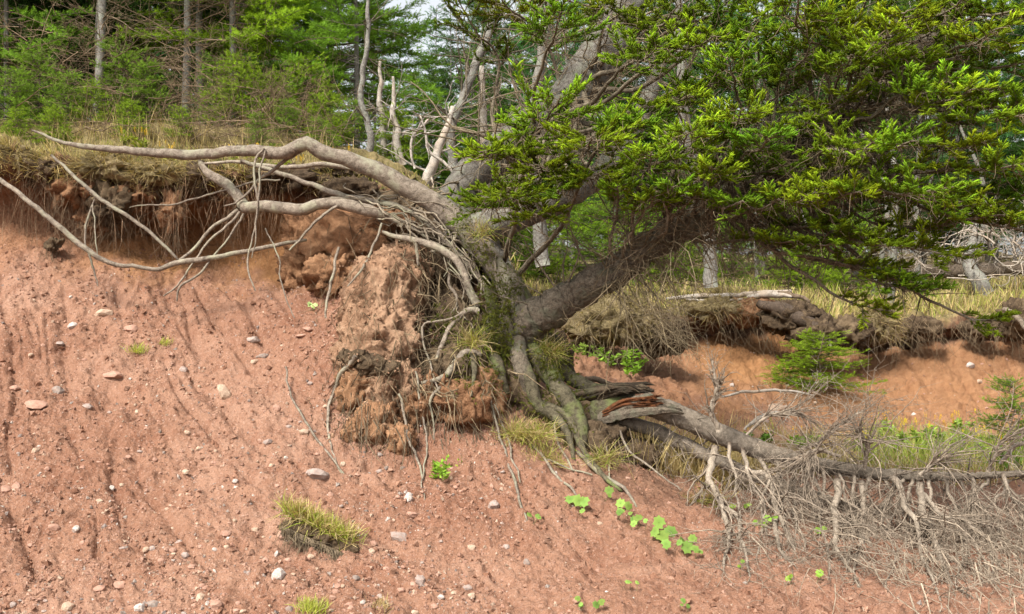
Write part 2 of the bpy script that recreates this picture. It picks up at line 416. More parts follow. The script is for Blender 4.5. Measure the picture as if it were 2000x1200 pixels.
# torn, clumpy lip
disp += lip_m * (0.13 * fbm(G * np.array([2.4, 2.4, 3.2]) + 3, 4) + 0.05 * np.abs(fbm(G * 11, 3)))
disp += sstep(10.2, 11.2, RR) * (1 - sstep(12.2, 13, RR)) * 0.06 * fbm(G * 5 + 50, 4)
G = G + Nn * disp[..., None]
Nn = gnorm(G)
# what the soil is made of
edge = 0.35 * fbm(G * np.array([3.5, 1, 3.5]) + 21, 4)
turf = sstep(13.1, 13.5, RR + edge * 0.9)
humus_shade = sstep(11.5, 12.1, RR + edge * 1.4) * (1 - turf)
orange = (sstep(8.4, 9.5, RR + edge * 1.6) * (1 - humus_shade) * (sstep(130, 260, UU) * (1 - sstep(560, 640, UU)) * 0.9 + 0.35 + 0.35 * sstep(1250, 1400, UU) + 0.75 * sstep(1340, 1450, UU + 80 * edge) * (1 - sstep(1560, 1660, UU)) * sstep(9.6, 10.5, RR)))
orange = np.clip(orange, 0, 1)
# shade of the fallen trunk painted into the soil colour below it
trunk_shade = sstep(4.4, 5.3, RR + edge) * (1 - sstep(6.4, 7.0, RR + edge)) * sstep(1110, 1230, UU + 120 * edge) * (1 - sstep(1500, 1750, UU))
humus_shade = np.maximum(humus_shade, 0.5 * trunk_shade)
# fallen dry litter on the bench behind the fallen trunk
lit = sstep(6.4, 7.2, RR) * (1 - sstep(8.3, 9.1, RR + edge)) * sstep(1180, 1280, UU) * (0.35 + 0.65 * sstep(-0.1, 0.25, fbm(G * 1.6 + 5, 3)))
turf = np.maximum(turf, lit * 0.8)
gb = MB()
R_, U_ = len(rs), len(us)
idx = np.arange(R_ * U_).reshape(R_, U_)
fq = np.stack([idx[:-1, :-1], idx[:-1, 1:], idx[1:, 1:], idx[1:, :-1]], -1).reshape(-1, 4)
gb.add(G.reshape(-1, 3), fq, np.stack([turf, orange, humus_shade], -1).reshape(-1, 3))
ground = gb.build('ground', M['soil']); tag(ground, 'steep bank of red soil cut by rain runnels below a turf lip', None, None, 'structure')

# table of what the viewer sees: nearest ground point for each 4 px cell
PU = 1000 + F * G[..., 0] / np.maximum(G[..., 1], 0.3); PV = 600 - F * G[..., 2] / np.maximum(G[..., 1], 0.3)
okm = (G[..., 1] > 3) & (PU > -60) & (PU < 2060) & (PV > 0) & (PV < 1320)
bi = ((PV[okm]) / 4).astype(int); bj = ((PU[okm] + 60) / 4).astype(int)
dep = G[..., 1][okm]; flat = np.arange(R_ * U_).reshape(R_, U_)[okm]
order = np.argsort(-dep); HIT = np.full((340, 540), -1, np.int64); HIT[bi[order], bj[order]] = flat[order]
Gf = G.reshape(-1, 3); Nf = Nn.reshape(-1, 3)
def hit(u, v):
    i, j = int(v / 4), int((u + 60) / 4)
    for r in range(0, 12):
        sub = HIT[max(0, i - r):i + r + 1, max(0, j - r):j + r + 1]; k = sub[sub >= 0]
        if len(k): 
            k = k[np.argmin(Gf[k, 1])]; return Gf[k].copy(), Nf[k].copy()
    return P(u, v, 8.0), np.array([0, -0.5, 0.8])
def ground_pick(n, u0, u1, r0, r1, seed):
    """random points on the sheet between two profile rows"""
    g = np.random.default_rng(seed)
    j = np.searchsorted(us, g.uniform(u0, u1, n)).clip(0, U_ - 1); i = np.searchsorted(rs, g.uniform(r0, r1, n)).clip(0, R_ - 1)
    return G[i, j], Nn[i, j]

# ------------------------------------------------------------------ batch makers for plants
def basis_from(zdir, g):
    z = norm(zdir); ref = norm(g.normal(size=z.shape)); x = norm(np.cross(ref, z)); y = np.cross(z, x)
    return np.stack([x, y, z], -1)          # columns

def shoot_template(nn, wid, ln, seed, fwd=0.75, flat=1.0):
    g = np.random.default_rng(seed); V = []; Fc = []; tt = []
    for i in range(nn):
        t = (i + 0.5) / nn; az = i * 2.39996 + g.uniform(-.3, .3)
        rad = np.array([math.cos(az), math.sin(az) * flat, 0])
        d = norm(rad + np.array([0, 0, fwd + 1.4 * max(0, t - 0.75) * 4]))
        side = norm(np.cross(d, [0, 0, 1.0]) + g.normal(size=3) * 0.3) * wid * 0.5
        b = np.array([0, 0, t * 0.95]); L = ln * g.uniform(.8, 1.15)
        k = len(V); V += [b - side * .7, b + side * .7, b + d * L + side * 0.25]; Fc.append((k, k + 1, k + 2)); tt += [t * .5, t * .5, t * .5 + .5]
    return np.array(V), np.array(Fc), np.array(tt)
SHOOT = shoot_template(11, 0.165, 0.30, 1, .85)
def with_core(T, r=.10, sides=3):
    V, Fc, tt = T; a = np.arange(sides) / sides * 2 * PI; Vc = []; tc = []
    for z, q in ((.05, .6), (.7, 1.0)):
        Vc += [(math.cos(x) * r * q, math.sin(x) * r * q, z) for x in a]; tc += [.2 + .6 * z] * sides
    Vc.append((0, 0, 1.06)); tc.append(.95); f = []
    for k in range(1):
        for i in range(sides):
            j = (i + 1) % sides; f += [(k*sides+i, k*sides+j, (k+1)*sides+j), (k*sides+i, (k+1)*sides+j, (k+1)*sides+i)]
    f += [(sides+i, sides+(i+1) % sides, 2*sides) for i in range(sides)]
    return np.vstack([V, Vc]), np.vstack([Fc, np.array(f) + len(V)]), np.concatenate([tt, tc])
SHOOT = with_core(SHOOT)
FIRSH = shoot_template(16, 0.14, 0.36, 2, 0.6)

def add_shoots(mb, pos, dirs, length, cdark, clight, tmpl, g, fat=1.0):
    V, Fc, tt = tmpl; n = len(pos)
    if n == 0: return
    Bm = basis_from(dirs, g); sc_ = np.asarray(length)[:, None, None] * np.array([fat, fat, 1.0])
    W = np.einsum('nij,nkj->nki', Bm, V[None] * sc_) + np.asarray(pos)[:, None]
    C = cdark[:, None] * (1 - tt[None, :, None]) + clight[:, None] * tt[None, :, None]
    f = (Fc[None] + (np.arange(n) * len(V))[:, None, None]).reshape(-1, 3)
    mb.add(W.reshape(-1, 3), f, C.reshape(-1, 3), True)

def add_blades(mb, base, dirs, length, width, bend, col, g, col2=None):
    n = len(base); base = np.asarray(base)
    d = norm(dirs); side = norm(np.cross(d, norm(g.normal(size=(n, 3))))); bv = norm(np.cross(side, d)) * np.sign(g.normal(size=(n, 1)))
    bv = bv * 0.6 + np.array([0, 0, -0.4])
    L = np.asarray(length)[:, None]; wd = np.asarray(width)[:, None]; b = np.asarray(bend)[:, None]
    V = []; cs = []
    col2 = col if col2 is None else col2
    for t, ww in ((0, 1.0), (0.4, 0.9), (0.75, 0.55)):
        c = base + d * L * t + bv * L * b * t * t
        V += [c - side * wd * ww / 2, c + side * wd * ww / 2]; cs += [col * (1 - t) + col2 * t] * 2
    V.append(base + d * L + bv * L * b); cs.append(col2)
    V = np.stack(V, 1); cs = np.stack(cs, 1)
    o = (np.arange(n) * 7)[:, None, None]
    q = (np.array([[0, 1, 3, 2], [2, 3, 5, 4]])[None] + o).reshape(-1, 4); t3 = (np.array([[4, 5, 6]])[None] + o).reshape(-1, 3)
    mb.add(V.reshape(-1, 3), q, cs.reshape(-1, 3), True)
    mb.f.append(t3 + mb.n - n * 7); mb.sm.append(True)

def wander(p, d, length, k, g, wig=0.25, grav=-0.1):
    """a crooked twig as k points"""
    pts = [np.array(p, float)]; d = norm(np.array(d, float)); st = length / (k - 1)
    for _ in range(k - 1):
        d = norm(d + g.normal(size=3) * wig + np.array([0, 0, grav])); pts.append(pts[-1] + d * st)
    return np.array(pts)

def grow(mb, p, d, length, r, lev, g, col=(1, 1, 1), wig=0.22, grav=-0.08, nch=5, ratio=0.5, spread=0.9, start=0.25, sides=6, tip=0.25, step=0.07):
    k = int(np.clip(length / step, 4 if lev == 0 else 5, 5 if lev == 0 else 9))
    pts = wander(p, d, length, k, g, wig, grav)
    mb.tube(pts, np.linspace(r, r * tip, k), sides if lev > 0 else 3, np.array(col) * g.uniform(.85, 1.1))
    if lev <= 0: return pts
    for t in np.linspace(start, 0.98, nch):
        i = min(int(t * (k - 1)), k - 2); q = pts[i] + (pts[i + 1] - pts[i]) * (t * (k - 1) - i)
        td = norm(pts[i + 1] - pts[i]); sd = norm(np.cross(td, g.normal(size=3)))
        grow(mb, q, td * (1 - spread * .5) + sd * spread, length * ratio * g.uniform(.6, 1.15) * (1.1 - .5 * t), max(r * (1 - .7 * t) * 0.55, 0.0016), lev - 1, g, col, wig, grav, max(3, nch - 1), ratio, spread, 0.2, max(3, sides - 2), tip, step)
    return pts

FB = np.full((230, 360), 99.0)              # nearest solid surface for each 6 px cell, to lay roots on it
def front_add(V):
    V = np.asarray(V, float).reshape(-1, 3); V = V[V[:, 1] > 3]
    a_ = ((600 - F * V[:, 2] / V[:, 1]) / 6).astype(int); b_ = ((1000 + F * V[:, 0] / V[:, 1] + 60) / 6).astype(int)
    ok = (a_ >= 0) & (a_ < 230) & (b_ >= 0) & (b_ < 360); np.minimum.at(FB, (a_[ok], b_[ok]), V[ok, 1])
front_add(G)
def front(p):
    a_ = np.clip(((600 - F * p[..., 2] / p[..., 1]) / 6).astype(int), 0, 229); b_ = np.clip(((1000 + F * p[..., 0] / p[..., 1] + 60) / 6).astype(int), 0, 359)
    return FB[a_, b_]
def on_top(p, gap=0.03):
    """slide a point towards the viewer until it is clear of the soil"""
    p = np.asarray(p, float); d = np.minimum(p[..., 1], front(p) - gap); return p * (d / p[..., 1])[..., None]

def rope(mb, ctl, n=30, sides=8, col=(1, 1, 1), wob=0.006, rough=0.0, snap=False):
    """root or stem through (u, v, depth, width in photo px) rows"""
    A = np.array([np.append(P(u, v, d), wpx * 0.5 * d / F) for u, v, d, wpx in ctl])
    S = crom(A, n); pts = S[:, :3]
    pts = pts + wob * np.stack([fbm(pts * 6 + k * 31, 3) for k in range(3)], -1)
    if snap:
        d0 = pts[:, 1]; d = np.minimum(d0, front(pts) - 0.5 * S[:, 3] - .004)
        for _ in range(3):
            e = np.concatenate([d[:1], d[:1], d, d[-1:], d[-1:]]); sm_ = (e[:-4] + e[1:-3] + e[2:-2] + e[3:-1] + e[4:]) / 5; d = np.minimum(d, sm_) * .5 + sm_ * .5
        pts = pts * (d / d0)[:, None]
    mb.tube(pts, np.maximum(S[:, 3], 0.0015), sides, col, rough); return pts, S[:, 3]

def blob(mb, c, rad, seed, amp=0.25, freq=4.0, sub=40, col=(1, 1, 1), box=1.0):
    """a ragged lump of soil: a noise-displaced ball"""
    a = np.linspace(0, 2 * PI, sub, endpoint=False); e = np.linspace(-PI / 2, PI / 2, sub // 2 + 1)
    E, A = np.meshgrid(e, a, indexing='ij')
    D = np.stack([np.cos(E) * np.cos(A), np.cos(E) * np.sin(A), np.sin(E)], -1)
    D = np.sign(D) * np.abs(D) ** box
    Q = D * np.array(rad) + seed * 7.13
    r = 1 + amp * .7 * fbm(Q * freq, 3)
    V = np.array(c) + D * np.array(rad) * r[..., None]
    s_ = min(rad) * amp
    h = s_ * (.55 * np.abs(fbm(Q * freq * 2.2, 3)) - .45 * np.abs(fbm(Q * freq * 1.3 + 9, 3))) + min(.045, s_) * np.abs(fbm(Q * 18, 3)) + .012 * fbm(Q * 45, 2) - min(.07, s_) * sstep(.22, .5, fbm(Q * 9 + 33, 3))
    V = V + D * h[..., None]
    nE, nA = E.shape; ix = np.arange(nE * nA).reshape(nE, nA)
    f = np.stack([ix[:-1], np.roll(ix[:-1], -1, 1), np.roll(ix[1:], -1, 1), ix[1:]], -1).reshape(-1, 4)
    mb.add(V.reshape(-1, 3), f, np.array(col, float)); return V.reshape(-1, 3)

# ------------------------------------------------------------------ the leaning spruce with its torn root plate
spruce = thing('leaning_spruce', 'big leaning spruce with rough brown trunk and torn root plate hanging over the red bank', 'tree', P(1000, 690, 7.7))
tb = MB()
TB_ctl = [(945,690,7.78,66),(982,660,7.74,98),(1024,634,7.68,88),(1080,600,7.6,70),(1150,558,7.52,65),(1230,508,7.45,61),(1320,452,7.36,57),(1420,390,7.3,52),(1510,332,7.25,48),(1610,262,7.15,44),(1710,182,7.05,40),(1800,90,6.95,36),(1890,-40,6.9,30),(1980,-220,6.9,18),(2040,-380,6.9,8)]
TB, TBr = rope(tb, TB_ctl, 420, 44, (1, 1, 1), 0.02, 0.12); TB = TB[np.linspace(0, 419, 110).astype(int)]
tb.build('trunk', M['bark'], spruce)
# soil held by the roots
FT = FB.copy()
def soil_part(mat, blobs, parent, sub=56, box=.8):
    for i, (u, v, off, ru, dd, rv, amp, fr) in enumerate(blobs):
        d = FT[int(v / 6), int((u + 60) / 6)] + off
        m = MB(); V = blob(m, P(u, v, d), (ru * d / F, dd, rv * d / F), i * 1.7 + u * .013, amp, fr, sub, (1, 1, 1), box); front_add(V)
        m.build('root_soil', M[mat], parent)
# (u, v, depth behind the slope face, half-width px, half-depth m, half-height px, raggedness, grain)
soil_part('clod', [(752,600,-.02,80,.34,105,.26,4),(740,695,.0,82,.32,95,.3,5),(795,540,.0,62,.30,58,.3,5),(765,785,.05,56,.2,72,.4,6)], spruce, 110, .9)
soil_part('clod_orange', [(700,775,.0,36,.16,66,.45,7),(740,835,.0,40,.12,46,.5,8),(812,815,.02,34,.15,58,.45,8),(905,800,.0,50,.14,46,.45,9),(950,775,.0,36,.14,50,.4,9),(860,790,.03,36,.12,50,.45,9),(690,850,.02,22,.07,28,.5,10),(785,865,.02,26,.07,30,.5,10)], spruce, 60)
soil_part('clod_orange', [(690,470,.0,92,.28,58,.4,6),(615,478,.0,58,.24,64,.45,7),(745,452,.0,64,.22,42,.4,6),(592,535,.0,38,.18,44,.45,8),(648,545,.0,48,.2,38,.45,8)], spruce, 64)
soil_part('peat', [(880,560,.05,56,.2,100,.35,6),(905,660,.05,58,.2,82,.35,6),(885,735,.05,56,.16,55,.38,7),(835,480,.05,50,.2,42,.35,6),(950,535,.1,34,.18,70,.35,6)], spruce, 60)
soil_part('peat', [(760,398,.0,70,.16,22,.4,6),(680,374,.0,58,.18,22,.4,6),(845,430,.0,46,.16,24,.4,6)], spruce, 60)
for u, v, ru, rv in ((715,712,40,16),(690,698,28,14),(745,722,30,14)):
    d = front(P(u, v, 8.0)) + .02; m = MB(); V = blob(m, P(u, v, d), (ru * d / F, .06, rv * d / F), u * .1, .6, 10, 44); front_add(V); m.build('root_soil', M['peat'], spruce)
soil_part('peat', [(1005,770,.05,46,.16,58,.35,6),(1075,812,.05,66,.18,42,.35,6),(1150,858,.05,66,.18,34,.35,6),(1225,888,.05,66,.18,26,.35,6),(1075,705,.05,40,.16,55,.3,5),(1150,800,.05,50,.18,36,.35,6)], spruce, 60)
# crumbs and stones stuck in the soil of the root plate
g = np.random.default_rng(70); n = 1300; cu = g.uniform(640, 840, n); cv = g.uniform(430, 880, n); cp = on_top(np.stack([(cu - 1000) / F * 8.6, np.full(n, 8.6), (600 - cv) / F * 8.6], -1), -.004)
cs = (.003 + .012 * g.uniform(0, 1, n) ** 2.5)[:, None, None] * g.uniform(.6, 1.3, (n, 6, 3))
OV = np.array([(1, 0, 0), (-1, 0, 0), (0, 1, 0), (0, -1, 0), (0, 0, 1), (0, 0, -1.0)]); OF = np.array([(0, 2, 4), (2, 1, 4), (1, 3, 4), (3, 0, 4), (2, 0, 5), (1, 2, 5), (3, 1, 5), (0, 3, 5)])
W = np.einsum('nij,nkj->nki', basis_from(g.normal(size=(n, 3)), g), OV[None] * cs) + cp[:, None]
m = MB(); m.add(W.reshape(-1, 3), (OF[None] + (np.arange(n) * 6)[:, None, None]).reshape(-1, 3), np.repeat(g.uniform(.8, 1.25, (n, 1)) * np.ones(3), 6, 0), False)
tag(m.build('soil_crumbs', M['clod'], spruce), kind='stuff')
# the spine: a thick mossy root running up the plate, and buttress roots
ROOTS = [
 # top grey root arching along the lip
 ('root', [(62,256,8.35,4),(130,280,8.3,8),(200,290,8.25,13),(280,297,8.2,16),(370,302,8.15,20),(450,296,8.1,21),(505,296,8.05,23),(545,300,8.05,26),(578,288,8.0,28),(600,281,8.0,27),(632,300,8.0,30),(700,318,8.0,32),(760,347,8.0,36),(830,385,8.0,42),(880,425,8.0,46),(925,470,7.95,44),(965,520,7.9,44),(1000,575,7.85,50),(1000,640,7.75,60)], 12, .12),
 # elbowed root in the middle
 ('root', [(388,316,8.45,8),(408,338,8.4,16),(440,358,8.35,20),(462,380,8.3,21),(478,402,8.25,24),(520,404,8.2,23),(560,408,8.15,24),(590,410,8.1,24),(620,400,8.1,23),(655,395,8.1,24),(700,405,8.05,24),(735,416,8.05,20),(775,432,8.1,12),(815,452,8.0,7),(845,474,8,3)], 12, .12),
 # long thin root sagging across the hollow
 ('root', [(-30,330,8.0,7),(0,350,7.95,9),(60,396,7.9,10),(120,447,7.9,11),(180,495,7.9,11),(228,518,7.95,9),(270,520,7.95,8),(312,527,8.0,9),(345,514,8.0,11),(400,507,8.0,11),(440,499,8.05,10),(490,490,8.1,9),(560,474,8.2,8),(600,468,8.35,6)], 8, .03),
 ('root', [(100,302,8.35,5),(150,348,8.2,7),(190,385,8.15,8),(225,407,8.1,8),(290,452,8.05,7),(330,490,8.0,6),(347,507,8.0,5)], 7, .03),
 # straight grey root over the plate shoulder
 ('root', [(470,315,8.55,7),(530,332,8.45,9),(600,358,8.35,10),(665,380,8.25,12),(720,392,8.15,12),(790,408,8.05,11),(840,440,7.98,12),(890,490,7.9,12),(935,545,7.82,12),(965,600,7.75,14)], 8, .03),
 ('root', [(395,320,8.6,5),(470,318,8.55,7),(560,326,8.5,9),(640,322,8.5,10),(690,330,8.5,8)], 7, .03),
 ('root', [(545,352,8.3,4),(500,356,8.3,4),(430,375,8.3,4),(360,395,8.3,4),(290,402,8.3,3),(250,405,8.35,2)], 5, 0),
 ('root', [(600,285,8.05,10),(560,310,8.1,8),(530,335,8.15,7),(500,358,8.2,6),(470,390,8.2,4),(440,400,8.2,3)], 6, 0),
 ('root', [(466,408,8.25,9),(440,428,8.2,8),(410,450,8.15,7),(385,478,8.1,7),(345,512,8.0,6)], 6, 0),
 ('root', [(470,412,8.25,6),(440,445,8.15,5),(415,465,8.1,5),(380,510,8.0,4),(345,560,7.95,4),(320,580,7.95,3)], 5, 0),
 ('root', [(478,415,8.25,5),(450,460,8.15,4),(420,500,8.05,4),(385,540,7.95,5),(350,562,7.95,5),(345,590,7.95,3)], 5, 0),
 ('root', [(658,402,8.05,6),(620,428,8.0,6),(590,462,8.0,5),(565,490,8.0,4)], 5, 0),
 # roots on the right of the plate
 ('root', [(745,452,7.85,7),(775,463,7.82,10),(815,472,7.8,14),(850,482,7.78,15),(885,502,7.75,16),(905,530,7.72,16),(915,565,7.7,16),(935,600,7.7,18)], 8, .10),
 ('root', [(812,474,7.78,9),(815,500,7.76,8),(816,520,7.78,5)], 6, 0),
 ('root', [(880,530,7.72,8),(878,560,7.68,8),(888,575,7.66,8),(890,600,7.66,7),(875,615,7.68,5)], 6, 0),
 ('root', [(935,610,7.6,16),(915,606,7.55,16),(895,620,7.52,14),(875,645,7.5,13),(862,680,7.5,12),(850,705,7.52,9)], 8, .10),
 ('root', [(935,606,7.6,12),(900,612,7.52,9),(865,628,7.48,7),(830,633,7.46,6),(827,655,7.46,6),(838,700,7.46,5),(850,745,7.46,5),(857,780,7.48,4),(855,815,7.5,3)], 6, 0),
 ('root', [(940,690,7.55,18),(910,688,7.5,18),(895,705,7.46,20),(870,735,7.45,16),(848,745,7.47,12),(825,750,7.5,10)], 8, .10),
 ('root', [(925,690,7.55,16),(927,720,7.48,15),(925,745,7.46,9),(922,775,7.46,5)], 7, .04),
 ('root', [(862,755,7.46,9),(845,770,7.44,9),(840,790,7.44,6),(848,830,7.46,4),(850,860,7.48,3)], 6, 0),
 ('root', [(693,695,7.25,9),(672,725,7.2,9),(652,762,7.18,7),(641,800,7.18,6),(641,850,7.15,5),(650,885,7.0,3),(668,925,6.7,2)], 6, 0),
 ('root', [(558,718,7.4,4),(565,765,7.2,4),(590,815,7.0,5),(610,850,6.9,5),(640,885,6.75,5),(672,930,6.55,3)], 5, 0),
 ('root', [(812,725,7.35,6),(820,770,7.33,6),(828,830,7.3,6),(832,880,7.15,5),(825,940,6.9,4),(830,980,6.7,3)], 5, 0),
 ('root', [(780,770,7.15,6),(792,830,7.12,5),(812,890,7.0,5),(830,935,6.85,4)], 5, 0),
 ('root', [(520,448,8.05,3),(545,500,7.9,3),(550,560,7.85,3),(575,620,7.75,2)], 4, 0),
 ('root', [(662,480,7.75,6),(655,520,7.7,6),(645,570,7.6,6),(635,620,7.5,4)], 5, 0),
 ('root', [(745,440,7.95,5),(720,500,7.75,5),(705,530,7.65,5),(680,560,7.6,3)], 5, 0),
 # thin pale strings
 ('root', [(515,291,8.0,5),(500,310,7.97,5),(497,360,7.95,5),(503,395,7.95,5),(498,440,7.95,4),(488,480,7.95,4),(485,520,7.9,4),(498,570,7.85,3)], 5, 0),
 ('root', [(518,293,8.0,4),(508,340,7.96,4),(502,400,7.94,4),(497,470,7.94,3),(493,505,7.94,2)], 4, 0),
 ('root', [(185,385,8.2,3),(172,425,8.15,5),(168,470,8.1,4),(178,520,8.05,4),(192,560,8.0,2)], 4, 0),
 ('root', [(180,395,8.2,3),(186,450,8.1,3),(190,500,8.05,2)], 4, 0),
 # mossy dark roots at the foot of the trunk, spreading down right
 ('moss', [(985,520,7.95,26),(1010,560,7.9,30),(1035,600,7.85,34)], 9, .15),
 ('moss', [(955,560,7.65,22),(965,620,7.62,24),(960,680,7.6,26),(975,720,7.6,22),(990,770,7.58,12)], 9, .15),
 ('stub', [(998,640,7.7,40),(1005,660,7.62,40),(1012,690,7.55,36),(1022,735,7.5,28),(1035,780,7.5,10)], 10, .12),
 ('moss', [(1020,650,7.7,40),(1050,700,7.62,38),(1080,745,7.55,36),(1110,785,7.48,34),(1135,830,7.4,26),(1140,870,7.4,14)], 10, .18),
 ('moss', [(1035,640,7.8,34),(1070,685,7.75,30),(1100,725,7.7,28),(1145,755,7.65,28),(1200,765,7.6,20)], 10, .18),
 ('moss', [(1010,690,7.6,26),(1035,740,7.5,26),(1050,790,7.4,24),(1085,815,7.35,22),(1110,850,7.3,14),(1120,900,7.25,6)], 9, .18),
 ('moss', [(1050,650,7.85,24),(1090,670,7.85,20),(1110,710,7.85,14),(1125,740,7.9,8)], 8, .15),
 ('moss', [(1060,790,7.4,18),(1090,800,7.35,16),(1120,830,7.3,18),(1140,880,7.25,12),(1175,925,7.1,10),(1215,960,6.95,5)], 8, .12),
 ('root', [(1130,880,7.2,8),(1170,925,7.0,10),(1215,950,6.85,8),(1245,990,6.7,4)], 6, .05),
 ('root', [(960,780,7.45,5),(970,830,7.35,6),(985,880,7.2,7),(1010,960,6.85,7),(1032,1025,6.55,4)], 5, 0),
 ('root', [(968,790,7.45,4),(990,850,7.25,5),(1005,905,7.0,5),(1016,950,6.8,3)], 5, 0),
 ('root', [(1025,850,7.3,4),(1065,900,7.1,6),(1100,940,6.95,6),(1135,980,6.75,3)], 5, 0),
 ('root', [(1065,900,7.1,4),(1110,915,7.05,4),(1155,930,7.0,4)], 5, 0),
 ('root', [(1085,830,7.2,4),(1095,880,7.1,5),(1130,930,6.95,3)], 5, 0),
 ('root', [(1180,850,7.3,4),(1188,900,7.1,4),(1195,950,6.9,3)], 5, 0),
 ('root', [(1210,840,7.3,5),(1230,880,7.15,5),(1290,930,6.95,4),(1330,960,6.85,3)], 5, 0),
]
mats = {'root': 'root', 'moss': 'moss_root', 'stub': 'bark'}
for kind, ctl, sides, ro in ROOTS:
    if kind == 'root' and ctl[0][0] > 800 and ctl[0][1] < 800: ctl = [(a_, b_, c_, w_ * .78) for a_, b_, c_, w_ in ctl]; kind = 'moss' if sides >= 7 and ctl[0][0] < 930 else 'root'
    m = MB(); L = sum(math.hypot(b[0] - a_[0], b[1] - a_[1]) for a_, b in zip(ctl, ctl[1:]))
    rope(m, ctl, int(np.clip(L / 9, 10, 90)), sides, np.array((1, 1, 1)) * rng.uniform(.85, 1.12), 0.016 if sides <= 6 else 0.01, ro, True)
    m.build('root', M[mats[kind]], spruce)
# fine roots wound over the plate
m = MB(); g = np.random.default_rng(3)
for i in range(420):
    t = g.uniform(0, 1); u0 = 810 + 150 * t + g.normal() * 30; v0 = 440 + 330 * g.uniform(0, 1)
    p = on_top(P(u0, v0, 8.3), g.uniform(0, .05))
    d = np.array([g.normal() * .6, -0.25 + g.normal() * .2, -0.6 + g.normal() * .5])
    grow(m, p, d, g.uniform(.12, .5), g.uniform(.0025, .007), 1 if i % 3 == 0 else 0, g, np.array((1.2, 1.1, .95)) * g.uniform(.5, 1.4), .35, -.12, 3, .5, .9)
for i in range(380):
    p = on_top(P(g.uniform(600, 850), g.uniform(420, 860), 8.6), g.uniform(-.01, .03)); grow(m, p, [g.normal() * .5, -.2, -.8], g.uniform(.06, .35), g.uniform(.0015, .004), 1 if i % 3 == 0 else 0, g, np.array((1.15, 1.0, .85)) * g.uniform(.35, 1.3), .3, -.12, 3, .5, .9)
for i in range(260):       # hanging fringe under the plate and at the foot of the trunk
    u0 = g.uniform(640, 1300); v0 = 800 + 0.10 * (u0 - 640) + g.normal() * 25
    p = on_top(P(u0, v0, 7.7), g.uniform(0, .04)); d = np.array([.1 + g.normal() * .25, -0.35, -1])
    grow(m, p, d, g.uniform(.15, .55), g.uniform(.0018, .0045), 1 if i % 4 == 0 else 0, g, np.array((1, .92, .85)) * g.uniform(.6, 1.2), .16, -.1, 3, .5, .6)
o = m.build('fine_roots', M['twig'], spruce); tag(o, kind='stuff')
# long bent strands lying along the spine
m = MB()
for i in range(30):
    t0 = g.uniform(0, .6); S = crom([P(690, 385, 8.2), P(780, 415, 8.02), P(860, 450, 7.9), P(915, 520, 7.78), P(950, 600, 7.66), P(965, 690, 7.55)], 40)
    a0 = int(t0 * 40); a1 = min(39, a0 + int(g.uniform(10, 22))); q = S[a0:a1]
    if len(q) < 6: continue
    q = crom(q, 14) + g.normal(size=3) * np.array([.09, .0, .09]) + 0.10 * np.stack([fbm(crom(q, 14) * 5 + i * 9 + k * 31, 2) for k in range(3)], -1)
    q = on_top(q, .006)
    m.tube(q, np.linspace(.007, .003, 14) * g.uniform(.4, 1.5), 5, np.array((1, 1, .95)) * g.uniform(.7, 1.2))
o = m.build('root_strands', M['root'], spruce); tag(o, kind='stuff')
# moss on the foot of the trunk
m = MB(); n = 3400; k = g.integers(0, 22, n); tt = g.uniform(0, 1, n)
mp = np.array([P(*q) for q in [(960,560,7.55),(968,600,7.5),(962,640,7.46),(968,680,7.46),(975,720,7.46),(1000,600,7.6),(1060,700,7.5),(1090,745,7.42),(1120,790,7.36),(1075,690,7.6),(900,430,7.82),(940,490,7.78),(870,640,7.5),(950,650,7.46),(985,650,7.46),(1040,780,7.42),(1100,700,7.7),(1075,820,7.3),(1110,840,7.25),(910,720,7.44),(985,700,7.48),(1000,560,7.75)]])
pos = mp[k] + g.normal(size=(n, 3)) * np.array([.055, .01, .075]); pos = on_top(pos, .0)
col = np.array([.12, .15, .03]) * g.uniform(.5, 1.5, (n, 1)) + np.array([.05, .02, 0]) * g.uniform(0, 1, (n, 1))
add_shoots(m, pos, g.normal(size=(n, 3)) + np.array([0, -1.2, .2]), g.uniform(.02, .045, n), col * .6, col, FIRSH, g)
o = m.build('moss', M['fir'], spruce); tag(o, kind='stuff')

